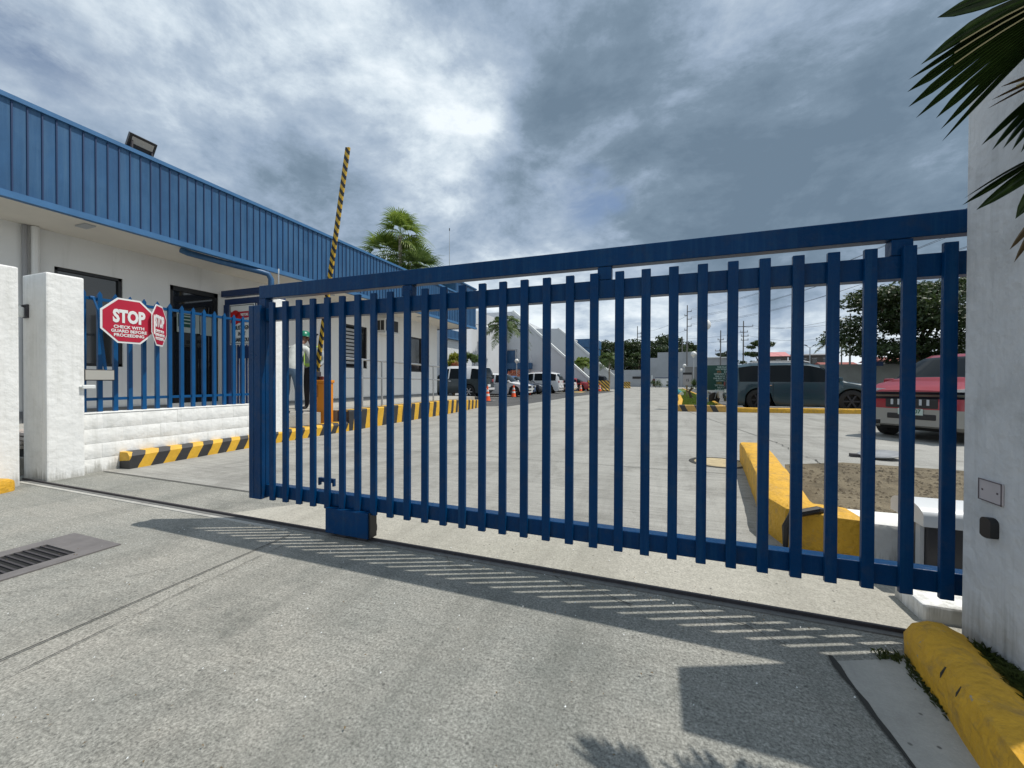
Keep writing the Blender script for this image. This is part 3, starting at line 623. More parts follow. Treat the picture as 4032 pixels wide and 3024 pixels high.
ac = thing('air_conditioner', 'white window air conditioner high on the guardhouse wall', 'air conditioner', (-8.9,11.5,3))
MB().box((WX+.002,11.16,2.76),(-8.70,11.90,3.22), bev=.008).build('case', WALL, ac)
MB().box((-8.698,11.20,2.80),(-8.69,11.87,3.18)).build('rear_grille', BLACKP, ac)
MB().box((-9.03,11.15,2.82),(-8.90,11.158,3.15)).box((-8.87,11.15,2.82),(-8.74,11.158,3.15)).build('side_vent', BLACKP, ac)
MB().box((-9.09,11.1,2.70),(-8.65,11.96,2.745)).build('shelf', WALL, ac)

gr = thing('grille_gate', 'dark blue barred pedestrian gate under a beam beside the guardhouse door', 'pedestrian gate', (-7.9,6.1,.45))
DB = mat('dark_blue_paint', (0.006,0.03,0.11), 0.5, var=.15)
MB().box((-9.08,6.04,2.94),(-7.28,6.16,3.07)).box((-9.0,6.06,2.76),(-7.28,6.14,2.88)).build('beam', DB, gr)
MB().box((-9.02,6.05,.44),(-8.90,6.15,2.76)).box((-7.38,6.05,.44),(-7.28,6.15,2.76)).box((-8.0,6.06,.44),(-7.93,6.14,2.76)).build('post', DB, gr)
mb = MB(); x = -8.82
while x < -7.42: mb.box((x,6.08,.48),(x+.03,6.11,2.76)); x += .088
mb.build('bars', DB, gr)
MB().box((-8.6,6.07,1.58),(-8.02,6.12,1.84)).box((-7.9,6.07,1.58),(-7.39,6.12,1.84)).build('lock_panel', DB, gr)
vs_ = thing('visitor_sign', 'white notice board with a red band on the dark blue pedestrian gate', 'sign', (-8.4,6.03,2.3))
mb = MB(); mb.box((-8.78,6.02,1.87),(-8.02,6.035,2.74), bev=.006); mb.build('board', SIGNW, vs_)
mb = MB()
for a, b in (((-8.76,1.89),(-8.748,2.72)),((-8.052,1.89),(-8.04,2.72)),((-8.748,2.708),(-8.052,2.72)),((-8.748,1.89),(-8.052,1.902))): mb.box((a[0],6.017,a[1]),(b[0],6.0195,b[1]))
mb.build('border', BLACKP, vs_)
MB().box((-8.745,6.0165,2.34),(-8.055,6.0195,2.58)).build('red_band', RED, vs_)
mb = MB(); mb.lathe([(.135,-.001),(.155,-.001),(.155,.001),(.135,.001)], (-8.60,6.015,2.46), 28, ax=(0,1,0)); mb.obox((-8.60,6.015,2.46), .28,.022,.002, V(1,0,.9).normalized(), V(-.9,0,1).normalized(), V(0,-1,0)); mb.build('no_entry_symbol', mat('symbol_red',(0.5,.01,.01),.5), vs_)
for s, z, sz, m_, x in (('VISITORS AND',2.51,.075,SIGNW,-8.25),('DRIVERS',2.41,.075,SIGNW,-8.25),('MUST SIGN',2.23,.125,BLACKP,-8.40),('IN AT',2.10,.115,BLACKP,-8.40),('GUARDHOUSE',1.97,.115,BLACKP,-8.40)):
    textmesh(s, sz, (x,6.0135,z), (1,0,0), (0,0,1), m_, vs_, bold=.003, sx=.75, extr=.001)

# hand rail
hr = thing('handrail', 'galvanised pipe handrail on top of the striped ramp edge', 'handrail', (-6.75,10,.45))
for y, x in ((7.72,-6.68),(8.50,-6.72),(11.1,-6.78),(11.92,-6.86)): MB().tube([(x,y,.43),(x,y,1.60)], .026, 10).build('post', GALV, hr, smooth=True)
mb = MB(); mb.tube([(-6.64,6.98,.44),(-6.64,6.98,1.50),(-6.65,7.02,1.585),(-6.66,7.12,1.61),(-6.72,8.5,1.605)], .026, 10); mb.tube([(-6.72,8.5,1.605),(-6.75,9.6,1.60),(-6.78,11.1,1.57),(-6.85,11.8,1.565),(-6.86,11.9,1.52)], .026, 10); mb.build('top_rail', GALV, hr, smooth=True)
MB().tube([(-6.65,7.0,1.17),(-6.72,8.5,1.17),(-6.78,11.1,1.14),(-6.86,11.92,1.13)], .020, 8).build('mid_rail', GALV, hr, smooth=True)

# boom barrier
bb = thing('boom_barrier', 'orange boom barrier cabinet with its striped arm raised upright', 'barrier', (-6.86,6.72,.15))
cb = MB().box((-7.00,6.60,.15),(-6.72,6.86,1.05), bev=.01).build('cabinet', ORANGE, bb)
MB().box((-7.02,6.58,1.052),(-6.70,6.88,1.115), bev=.012).build('lid', ORANGE, cb)
mb = MB()
for zz in (.32,.95):
    mb = MB()
    for q in range(4): mb.box((-6.7195,6.68,zz+.02*q),(-6.716,6.78,zz+.02*q+.007))
    mb.build('vent', MATS.get('vent_orange_dark') or mat('vent_orange_dark',(0.42,0.14,0.01),0.5), cb)
MB().box((-7.0,6.597,.75),(-6.88,6.5995,1.0)).build('panel', MATS['vent_orange_dark'], cb)
MB().box((-6.98,6.62,1.117),(-6.86,6.72,1.20), bev=.01).box((-7.08,6.66,.95),(-7.002,6.80,1.30), bev=.01).build('hinge', STEEL, bb)
arm = bpy.data.objects.new('x', None)
mb = MB(); L_ = 5.0; mb.box((-.055,-.02,0),(.055,.02,L_), bev=.006)
ao = mb.build('arm', STR_BOOM, bb, local=True); a0 = V(-7.10,6.74,1.12); a1 = V(-6.20,6.74,6.08)
ao.location = a0 - bb.location; ao.rotation_euler = (0, math.atan2(a1.x-a0.x, a1.z-a0.z), 0)
bpy.data.objects.remove(arm)
mb = MB(); mb.add([(-6.90,6.64,1.21),(-6.62,6.62,1.28),(-6.64,6.78,1.30),(-6.88,6.80,1.22)], [(0,1,2,3)]); mb.add([(-6.90,6.64,1.20),(-6.88,6.80,1.20),(-6.76,6.80,1.2),(-6.76,6.64,1.2)], [(0,1,2,3)]); 
MB().box((-6.90,6.62,1.12),(-6.78,6.80,1.19), bev=.006).build('warning_box', mat('maroon',(0.12,.02,.01),.5), bb)
# ------------------------------------------------------------------ vehicles
def interp(pts, x):
    if x <= pts[0][0]: return pts[0][1]
    for (a, b), (c, d) in zip(pts, pts[1:]):
        if x <= c: return b + (d-b)*(x-a)/(c-a) if c > a else d
    return pts[-1][1]
def make_car(label, cat, paint, L=4.6, W=1.84, H=1.8, kind='suv', lower=None, roofm=None, rim=RIM, group=None, name='parked_car', plate=None, rack=False, R=.36, clip=.20, rear_side=True, spare=False, brim=None):
    t = thing(name, label, cat, (0,0,0), group); hw = W/2; x0, x1 = -L/2, L/2
    fwx, rwx = x1 - .19*L, x0 + .20*L; k = H/1.8; bz = .60*H if kind != 'sedan' else .63*H
    if kind == 'suv':
        top = [(x0,.62*H),(x0+.05,.80*H),(x0+.30,.955*H),(x0+.75,.99*H),(-.10*L,H),(.05*L,.985*H),(.13*L,.93*H),(.255*L,.645*H),(.29*L,.61*H),(.42*L,.56*H),(x1-.10,.50*H),(x1,.42*H)]
        wsc = (.12*L,.27*L); rw = (x0, x0+.24); side = (x0+.30, .25*L); pil = [(-.275*L,.085),(-.02*L,.06)]
        belt = [(x0,.60*H),(.25*L,.60*H),(.42*L,.52*H),(x1,.40*H)]
    elif kind == 'boxy':
        top = [(x0,.60*H),(x0+.03,.86*H),(x0+.16,.965*H),(x0+.6,.995*H),(.0,H),(.08*L,.97*H),(.20*L,.65*H),(.22*L,.615*H),(.42*L,.585*H),(x1-.08,.53*H),(x1,.45*H)]
        wsc = (.075*L,.205*L); rw = (x0, x0+.14); side = (x0+.20,.19*L); pil = [(x0+.98,.16),(.0,.04)]
        belt = [(x0,.60*H),(.2*L,.60*H),(.42*L,.55*H),(x1,.43*H)]
    elif kind == 'mpv':
        top = [(x0,.62*H),(x0+.08,.86*H),(x0+.25,.97*H),(x0+.8,H),(.02*L,.985*H),(.09*L,.94*H),(.235*L,.70*H),(.26*L,.685*H),(.38*L,.645*H),(.45*L,.60*H),(x1-.05,.55*H),(x1,.44*H)]
        wsc = (.08*L,.24*L); rw = (x0, x0+.22); side = (x0+.28, .23*L); pil = [(-.27*L,.05),(-.03*L,.045)]
        belt = [(x0,.64*H),(.24*L,.64*H),(.40*L,.57*H),(x1,.42*H)]
    elif kind == 'van':
        top = [(x0,.62*H),(x0+.08,.86*H),(x0+.25,.97*H),(x0+.8,H),(.12*L,.985*H),(.19*L,.93*H),(.34*L,.64*H),(.37*L,.60*H),(.46*L,.53*H),(x1,.40*H)]
        wsc = (.18*L,.345*L); rw = (x0, x0+.22); side = (x0+.28,.33*L); pil = [(-.27*L,.05),(.02*L,.045)]
        belt = [(x0,.585*H),(.33*L,.585*H),(.44*L,.50*H),(x1,.38*H)]
    else:
        top = [(x0,.56*H),(x0+.06,.66*H),(x0+.50,.70*H),(x0+.62,.72*H),(-.22*L,.93*H),(-.12*L,.985*H),(.0,H),(.06*L,.97*H),(.22*L,.68*H),(.26*L,.65*H),(.42*L,.57*H),(x1-.06,.50*H),(x1,.40*H)]
        wsc = (.055*L,.235*L); rw = (x0+.60,-.205*L); side = (x0+.80,.21*L); pil = [(-.20*L,.05),(-.03*L,.04)]
        belt = [(x0,.54*H),(x0+.6,.635*H),(.22*L,.63*H),(.42*L,.53*H),(x1,.38*H)]
    xs = set()
    for i in range(29): xs.add(round(x0 + L*i/28, 3))
    for p in top: xs.add(round(p[0], 3))
    for c in (fwx, rwx):
        for i in range(-5, 6): xs.add(round(c + (R+.06)*i/5.0, 3))
    for a, b in pil: xs.add(round(a-b, 3)); xs.add(round(a+b, 3))
    for a in wsc + rw + side: xs.add(round(a, 3))
    xs = sorted(x for x in xs if x0-.001 <= x <= x1+.001)
    xs2 = [xs[0]]
    for x in xs[1:]:
        if x - xs2[-1] > .012: xs2.append(x)
    xs = xs2; rings = []
    for x in xs:
        e = min(1, (x1-x)/.42) if x > 0 else min(1, (x-x0)/.30)
        e = max(0, e); wv = hw*(.80 + .20*math.sqrt(1-(1-e)**2)) if x > 0 else hw*(.88 + .12*math.sqrt(1-(1-e)**2))
        zt = interp(top, x); zb = clip + (.08 if e < .5 else 0); zbl = min(interp(belt, x), zt-.03)
        for c in (fwx, rwx):
            d = abs(x-c)
            if d < R+.06: zb = max(zb, R + math.sqrt(max(0, (R+.06)**2 - d*d))*.98)
        inn = hw-.26
        ms = max(zb+.02, .40*H*.9)
        zl2 = max(zb + .015, clip+.12); zm = max(zl2+.01, (.35 if kind == 'mpv' else .40)*H); zbl = max(zbl, zm+.02); zt = max(zt, zbl+.02)
        cab = max(0, min(1, (zt-zbl)/(.32*H)))
        tw = wv*(.93 - .155*cab); ed = (.15 if kind == 'boxy' else .085)*cab + .012
        rings.append([(x,0,zb),(x,wv-.09,zb),(x,wv-.012,zb+.003),(x,wv,zl2),(x,wv*1.004,zm),(x,wv-.018,zbl),(x,tw+.01,zt-ed),(x,tw-.13,zt-.004),(x,tw*.45,zt+.012),(x,0,zt+.016)])
    n = len(rings[0]); groups = {'body': ([], []), 'windscreen': ([], []), 'rear_window': ([], []), 'side_window': ([], []), 'roof': ([], []), 'lower': ([], [])}
    def addq(g, q):
        vs, fs = groups[g]; b = len(vs); vs += q; fs.append(tuple(range(b, b+len(q))))
    for sgn in (1, -1):
        for i in range(len(rings)-1):
            xm = (xs[i]+xs[i+1])/2
            for j in range(n-1):
                q = [rings[i][j], rings[i+1][j], rings[i+1][j+1], rings[i][j+1]]; q = [(a, b*sgn, c) for a, b, c in q]
                if sgn < 0: q = q[::-1]
                g = 'body'
                cabh = min(rings[i][6][2]-rings[i][5][2], rings[i+1][6][2]-rings[i+1][5][2])
                if j == 5 and side[0] < xm < side[1] and cabh > .04*H and not any(abs(xm-a) < b for a, b in pil) and not (wsc[0] + .10 < xm and cabh < .07*H): g = 'side_window_l' if sgn > 0 else 'side_window_r'
                elif j >= 6 and wsc[0] < xm < wsc[1]: g = 'windscreen'
                elif j >= 6 and rw[0] < xm < rw[1]: g = 'rear_window'
                elif j >= 5 and roofm is not None and side[0]-.3 < xm < wsc[1] and cabh > .02*H: g = 'roof'
                elif j <= 3 and lower is not None: g = 'lower'
                if g not in groups: groups[g] = ([], [])
                addq(g, q)
    for i in (0, -1):
        r_ = rings[i]
        for j in range(n-1):
            q = [r_[j], r_[j+1]]; q = q + [(a, -b, c) for a, b, c in q[::-1]]
            addq('lower' if (j <= 3 and lower is not None) else 'body', q)
    mats = {'body': paint, 'windscreen': CARGL, 'rear_window': CARGL, 'side_window_l': CARGL, 'side_window_r': CARGL, 'roof': roofm or paint, 'lower': lower or paint}
    for g, (vs, fs) in groups.items():
        if not vs: continue
        me = bpy.data.meshes.new(g); me.from_pydata(vs, [], fs); me.materials.append(mats[g])
        bm = bmesh.new(); bm.from_mesh(me); bmesh.ops.remove_doubles(bm, verts=bm.verts, dist=.0008); bmesh.ops.recalc_face_normals(bm, faces=bm.faces) if g == 'body' else None; bm.to_mesh(me); bm.free()
        me.polygons.foreach_set('use_smooth', [True]*len(me.polygons)); me.set_sharp_from_angle(angle=math.radians(32))
        o = bpy.data.objects.new({'side_window_l':'side_window','side_window_r':'side_window','lower':'cladding'}.get(g, g), me); C.objects.link(o); o.parent = t
    MB().box((x0+.15,-hw+.27,clip-.03),(x1-.2,hw-.27,.60*H*.8)).box((fwx-R,-hw+.06,.2),(fwx-R-.05,hw-.06,.4)).build('underbody', UNDER, t)
    # wheels
    wm = None
    for cx in (fwx, rwx):
        for sg in (1, -1):
            if wm is None:
                mb = MB(); mb.lathe([(R*.62,-.11),(R*.86,-.115),(R*.97,-.10),(R,-.06),(R,.06),(R*.97,.10),(R*.86,.115),(R*.62,.11)], (0,0,0), 32, ax=(0,1,0), caps=False); ty = mb.build('tyre', RUBBER, None, smooth=True)
                mb = MB(); mb.lathe([(R*.62,.10),(R*.60,.09),(R*.56,.05),(R*.56,.04)], (0,0,0), 32, ax=(0,1,0), caps=False)
                for q in range(6):
                    a = 2*PI*q/6; mb.obox((math.cos(a)*R*.32,.065,math.sin(a)*R*.32), R*.54, .03, .055, V(math.cos(a),0,math.sin(a)), V(0,1,0), V(-math.sin(a),0,math.cos(a)))
                mb.lathe([(0,.09),(.05,.09),(.07,.05),(.07,.04)], (0,0,0), 16, ax=(0,1,0)); ri = mb.build('rim', rim, None, smooth=True)
                mb = MB(); mb.lathe([(0,.03),(R*.6,.03),(R*.6,-.03),(0,-.03)], (0,0,0), 24, ax=(0,1,0)); hb = mb.build('brake_disc', UNDER, None)
                wm = (ty.data, ri.data, hb.data)
                for o in (ty, ri, hb): bpy.data.objects.remove(o)
            wo = bpy.data.objects.new('wheel', wm[0]); C.objects.link(wo); wo.parent = t; wo.location = (cx, sg*(hw-.125), R); wo.rotation_euler = (0, 0, 0 if sg > 0 else PI)
            for nm, d in (('rim', wm[1]), ('hub', wm[2])): o = bpy.data.objects.new(nm, d); C.objects.link(o); o.parent = wo
    # lights, mirrors, handles, plates
    zh = interp(top, x1-.15) - .09
    for sg in (1, -1):
        mb = MB(); a = V(x1-(.27 if kind == 'mpv' else .20), sg*(hw-(.28 if kind == 'mpv' else .24)), zh); mb.obox(a, *((.38, .42, .19) if kind == 'mpv' else (.34, .36, .15)), V(.93,-sg*.33,-.10).normalized(), V(sg*.33,.93*1,0).normalized(), V(0,0,1)); o = mb.build('headlight', LAMPG, t, local=True, smooth=True, angle=60)
        mb = MB(); mb.box((x0-.012,sg*(hw-.14),.50*H),(x0+.20,sg*(hw-.32),.60*H), bev=.02); mb.box((x0+.02,sg*(hw-.055),.50*H),(x0+.24,sg*(hw-.15),.60*H), bev=.02); mb.build('tail_light', TAIL, t, local=True, smooth=True)
        mb = MB(); mx_ = side[1]-.12; mb.box((mx_-.05,sg*(hw-.02),bz+.03),(mx_+.08,sg*(hw+.19),bz+.17), bev=.04); mb.build('wing_mirror', paint, t, local=True, smooth=True)
        for hx in (-.05*L+.12, -.25*L+.1):
            if kind == 'boxy' and hx < -.5: continue
            MB().box((hx-.09,sg*(hw-.004),.52*H),(hx+.09,sg*(hw+.022),.54*H), bev=.008).build('door_handle', CHROME, t, local=True)
    mb = MB(); mb.box((x1-.09,-hw*.48,.36*H),(x1+.014,hw*.48,.465*H), bev=.02); mb.build('grille', BLACKP, t, local=True)
    mb = MB(); mb.box((x1-.08,-hw*.45,.235*H),(x1+.012,hw*.45,.30*H), bev=.02); mb.build('lower_grille', BLACKP, t, local=True)
    MB().box((x0-.05,-hw*.86,.24*H),(x0+.10,hw*.86,.34*H), bev=.035).build('rear_bumper', lower or paint, t, local=True, smooth=True)
    pl = MB().box((x1+.013,-.20,.285*H),(x1+.024,.20,.355*H), bev=.004).build('number_plate', mat('plate_white',(0.5,.55,.5),.5) if plate is None else mat('plate_ground',(0.42,.50,.46),.5), t, local=True)
    MB().box((x0-.062,-.20,.36*H),(x0-.012,.20,.43*H), bev=.004).build('number_plate', SIGNW, t, local=True)
    if plate: 
        textmesh(plate, .115, (x1+.0245,0,.325*H), (0,1,0), (0,0,1), mat('plate_green',(0.01,.09,.05),.5), t, name='plate_text', bold=.003, sx=.85, local=True)
    if rack:
        for sg in (1,-1): MB().tube([(x0+.7,sg*hw*.66,H+.0),(x0+.8,sg*hw*.66,H+.05),(.02*L,sg*hw*.66,H+.05),(.06*L,sg*hw*.66,H-.0)], .018, 6).build('roof_rail', GREY, t, local=True)
    for xx, ww in ((-.04*L,.006),(.19*L,.006),(-.20*L,.006)):
        for sg in (1,-1):
            zt_ = bz-.03
            MB().box((xx-ww,sg*(hw-.005),clip+.2),(xx+ww,sg*(hw+.0035),zt_)).build('door_gap', UNDER, t, local=True)
    return t
def paint(name, col, metal=.35, rough=.28): return mat(name, col, rough, metal=metal, coat=.45, world=False)
P_TEAL = paint('paint_dark_teal', (0.004,0.035,0.052), 0); P_WHITE = paint('paint_white', (0.62,0.62,0.62), 0, .35); P_RED = paint('paint_red', (0.26,0.006,0.014), 0, .3)
P_SLATE = paint('paint_slate', (0.035,0.048,0.052), .3); P_SILV = paint('paint_silver', (0.40,0.43,0.43), .6); P_BLUE = paint('paint_mid_blue', (0.03,0.10,0.25), .3); P_GREYC = paint('paint_dark_grey', (0.06,0.065,0.075), .5)
P_BEIGE = paint('paint_taupe', (0.27,0.265,0.245), .2, .4); P_BLK = paint('paint_black', (0.01,0.01,0.012), .2); P_PURP = paint('paint_silver_mauve', (0.35,0.34,0.37), .6)
c1 = make_car('dark teal SUV parked side-on behind the yellow kerb, front to the right', 'car', P_TEAL, 4.75, 1.88, 1.84, 'suv', roofm=None, rim=RIMD, R=.41, rack=True)
place(c1, (5.0,18.45,0), 0)
c2 = make_car('red people carrier with a taupe front bumper and green plate behind the right bars', 'car', P_RED, 4.5, 1.75, 1.88, 'mpv', lower=P_BEIGE, plate='ZPS 107', R=.36, clip=.24)
place(c2, (6.05,11.15,0), math.radians(222), .92)
for o in c2.children:
    if o.name.startswith('grille'): pass
for sg in (1,-1):
    MB().lathe([(0,.02),(.05,.018),(.06,0)], (2.22,sg*.60,.40), 16, ax=(1,0,0)).build('fog_light', mat('fog_lamp',(.45,.42,.12),.15), c2, local=True)
for q in range(6): MB().box((2.262,-.32+.115*q,.74),(2.275,-.28+.115*q,.86)).build('grille_bar', GREY, c2, local=True)
c3 = make_car('boxy dark slate off-roader with a white roof parked nearest beyond the guardhouse', 'car', P_SLATE, 4.67, 1.90, 2.02, 'boxy', roofm=P_WHITE, rim=RIM, R=.42, clip=.34)
place(c3, (-12.4,23.0,0), PI)
MB().box((-2.47,-.7,.52),(-2.34,.7,.66), bev=.02).build('step_bumper', P_WHITE, c3, local=True)
c4 = make_car('white compact SUV nose out to the road between the off-roader and the blue car', 'car', P_WHITE, 4.4, 1.8, 1.62, 'suv'); place(c4, (-10.6,26.3,0), 0)
c5 = make_car('mid blue hatchback nose out to the road, only its front corner visible', 'car', P_BLUE, 4.1, 1.7, 1.5, 'van'); place(c5, (-11.1,29.2,0), 0)
c6 = make_car('dark grey sedan nose out to the road beside the blue hatchback', 'car', P_GREYC, 4.5, 1.75, 1.45, 'sedan'); place(c6, (-10.95,31.6,0), 0)
c7 = make_car('large white SUV with black wheels parked tail out to the road', 'car', P_WHITE, 4.8, 1.87, 1.86, 'suv', rim=RIMD, R=.40, rack=True); place(c7, (-10.5,34.6,0), PI)
c8 = make_car('white sedan parked tail out beyond the large white SUV', 'car', P_WHITE, 4.6, 1.8, 1.44, 'sedan'); place(c8, (-10.1,39.5,0), PI)
c9 = make_car('small red sedan tail just showing behind the white sedan', 'car', P_RED, 4.2, 1.7, 1.42, 'sedan'); place(c9, (-9.2,43.5,0), PI)
c10 = make_car('black pickup-like car behind the near striped concrete block', 'car', P_BLK, 4.7, 1.8, 1.75, 'suv', rack=True); place(c10, (-8.0,47.5,0), PI)
c11 = make_car('silver sedan in front of the perimeter wall, nearer of the two', 'car', P_SILV, 4.5, 1.78, 1.48, 'sedan'); place(c11, (10.8,19.6,0), math.radians(188))
c12 = make_car('silver mauve sedan in front of the perimeter wall, farther of the two', 'car', P_PURP, 4.5, 1.78, 1.52, 'sedan'); place(c12, (12.2,22.6,0), math.radians(184))
c13 = make_car('white car with a dark roof far behind the yucca', 'car', P_WHITE, 4.4, 1.75, 1.5, 'sedan', roofm=P_BLK); place(c13, (5.6,34,0), math.radians(184))

# motorcycle behind the green board
mc = thing('motorcycle', 'dark motorcycle with a white front shield parked behind the green board', 'motorcycle', (0,0,0))
for x in (-.62,.62):
    mb = MB(); mb.lathe([(.22,-.05),(.29,-.05),(.30,0),(.29,.05),(.22,.05)], (x,0,.30), 24, ax=(0,1,0)); w_ = mb.build('wheel', RUBBER, mc, local=True, smooth=True)
    mb = MB()
    for q in range(5): a = 2*PI*q/5; mb.obox((x+math.cos(a)*.12,0,.30+math.sin(a)*.12), .24,.03,.03, V(math.cos(a),0,math.sin(a)), V(0,1,0), V(-math.sin(a),0,math.cos(a)))
    mb.build('rim', RIM, w_, local=True)
mb = MB(); mb.tube([(-.62,0,.30),(-.25,0,.42),(.15,0,.40),(.35,0,.75)], [.05,.10,.12,.06]); mb.build('frame', BLACKP, mc, local=True, smooth=True)
mb = MB(); mb.box((-.75,-.11,.66),(-.05,.11,.76), bev=.04); mb.build('seat', BLACKP, mc, local=True, smooth=True)
mb = MB(); mb.box((-.7,-.12,.45),(-.1,.12,.64), bev=.05); mb.build('rear_cowl', P_RED, mc, local=True, smooth=True)
mb = MB(); mb.prism([(.30,.30),(.46,.34),(.50,.62),(.40,.90),(.30,.86),(.24,.6)], 1, -.19, .19); mb.build('front_shield', P_WHITE, mc, local=True)
mb = MB(); mb.tube([(.62,.07,.30),(.42,.07,.90)], .02); mb.tube([(.62,-.07,.30),(.42,-.07,.90)], .02); mb.build('fork', GALV, mc, local=True)
mb = MB(); mb.tube([(.28,-.33,.98),(.40,-.15,.96),(.40,.15,.96),(.28,.33,.98)], .015); mb.build('handlebar', BLACKP, mc, local=True)
mb = MB(); mb.lathe([(0,.05),(.05,.045),(.075,0),(.06,-.05)], (.46,0,.88), 16, ax=(1,0,0)); mb.build('headlamp', LAMPG, mc, local=True, smooth=True)
place(mc, (2.95,21.2,0), math.radians(212))
# ------------------------------------------------------------------ cones, blocks, signs, lamps
def make_cone():
    t = thing('traffic_cone', 'orange traffic cone with two white sleeves standing alone nearest the ramp end', 'traffic cone', (0,0,0), 'cones along the parked cars')
    MB().box((-.21,-.21,0),(.21,.21,.035), bev=.01).build('base', BLACKP, t)
    mb = MB(); mb.lathe([(.165,.035),(.155,.06),(.118,.28),(.098,.40),(.078,.52),(.060,.63),(.036,.80),(.030,.82),(0,.82)], (0,0,0), 24); mb.build('cone_body', ORANGED, t, smooth=True)
    for z0, z1, a, b in ((.28,.40,.121,.101),(.52,.63,.081,.063)): mb = MB(); mb.lathe([(a-.003,z0-.001),(a,z0),(b,z1),(b-.003,z1+.001)], (0,0,0), 24, caps=False); mb.build('sleeve', REFL, t, smooth=True)
    return t
cl = ['orange traffic cone standing alone behind the boxy off-roader, nearest of the row','second nearest orange cone, by the nose of the white compact SUV','orange cone in front of the mid blue hatchback','orange cone by the rear wheel of the large white SUV','orange cone just behind the tail of the white sedan','orange cone right beside the tail of the small red sedan','farthest orange cone, in front of the near striped concrete block']
cp = [(-8.63,19.6),(-9.1,25.0),(-9.5,29.6),(-9.35,36.2),(-8.95,41.8),(-7.75,42.0),(-5.85,42.6)]
cone = make_cone()
for i, (p, l) in enumerate(zip(cp, cl)):
    o = cone if i == 0 else copy_tree(cone); o['label'] = l; o.location = (*p, .004); o.rotation_euler = (0,0,.4*i)
def block(x, y, w, h, rz, label):
    mb = MB(); mb.prism([(-.30,0),(-.30,.14),(-.22,.3),(-.17,h),(.17,h),(.22,.3),(.30,.14),(.30,0)], 0, -w/2, w/2)
    o = mb.build('concrete_barrier', STR_B); o.location = (x, y, 0); o.rotation_euler = (0,0,rz)
    return tag(o, label, 'concrete barrier', 'striped barriers at the end of the car row')
block(-6.15,43.7,2.35,1.15,.42,'nearer black and yellow striped concrete barrier at the end of the car row')
block(-5.2,62.5,2.3,1.0,.3,'farther black and yellow striped concrete barrier before the end wall')

def glamp(loc, h, r, label):
    t = thing('lamp_post', label, 'street lamp', (*loc, 0), 'globe lamps round the yard')
    MB().tube([(loc[0],loc[1],0),(loc[0],loc[1],h-r*2)], .04, 10).build('pole', GREY, t, smooth=True)
    MB().lathe([(.07,h-2*r-.08),(.11,h-2*r-.02),(.09,h-2*r+.03)], (*loc,0), 16).build('collar', SIGNW, t, smooth=True)
    mb = MB(); mb.lathe([(r*math.sin(PI*i/14), h-r-r*math.cos(PI*i/14)) for i in range(15)], (*loc,0), 24); mb.build('globe', mat('globe_white',(0.72,0.72,0.7),.3), t, smooth=True)
glamp((1.70,17.6), 3.60, .23, 'white globe lamp standing tallest, just above the green board')
glamp((2.75,37.0), 3.65, .23, 'white globe lamp above the grey container, second along the lawn')
glamp((3.30,60.0), 3.5, .23, 'small distant globe lamp, third along the lawn')
glamp((3.75,78.0), 3.4, .23, 'farthest tiny globe lamp at the end of the lawn')
glamp((-15.3,43.0), 3.6, .23, 'white globe lamp before the white slanted building')

# island kerbs and lawn
kerb('striped_kerb', [(.62,16.05,0),(2.45,16.35,0)], .22, .24, STR_I, 'short black and yellow kerb closing the near end of the lawn strip', r=.03)
kerb('yellow_kerb', [(2.45,16.36,0),(2.95,16.42,0),(3.0,16.43,0),(7.3,17.45,0)], .2, .17, YEL, 'long yellow kerb in front of the dark teal SUV', r=.03)
kerb('yellow_kerb', [(.70,16.2,0),(1.05,22,0),(1.45,34,0),(2.2,56,0)], .2, .2, YEL, 'yellow kerb along the left side of the lawn strip', r=.03)
kerb('yellow_kerb', [(2.25,16.5,0),(2.45,22,0),(2.6,32,0),(2.9,56,0)], .15, .2, YEL, 'yellow kerb along the right side of the lawn strip', r=.03)
lawn = [(.80,16.15),(2.18,16.4),(2.38,22),(2.53,32),(2.83,56),(2.3,56),(1.54,34),(1.14,22)]
prismz('lawn_soil', lawn, .0, .12, SOIL)
def inpoly(x, y, P):
    c = False
    for (a, b), (d, e) in zip(P, P[1:]+P[:1]):
        if (b > y) != (e > y) and x < (d-a)*(y-b)/(e-b)+a: c = not c
    return c
vs, fs = [], []; r = random.Random(3)
for _ in range(14000):
    y = 16.15 + 24*r.random()**1.6; x = r.uniform(.7,2.7)
    if not inpoly(x, y, lawn): continue
    a = r.uniform(0, PI); w, h = .018+.0012*y*.3, r.uniform(.04,.09); b = len(vs)
    dx, dy = math.cos(a)*w, math.sin(a)*w
    vs += [(x-dx,y-dy,.12),(x+dx,y+dy,.12),(x+r.uniform(-.03,.03),y+r.uniform(-.03,.03),.12+h)]; fs.append((b,b+1,b+2))
tag(raw('lawn_grass', vs, fs, GRASS), 'short bright green grass of the narrow lawn strip', 'grass', kind='stuff')
tag(MB().prism(lawn, 2, .119, .135).build('lawn_turf', GRASS), kind='structure')

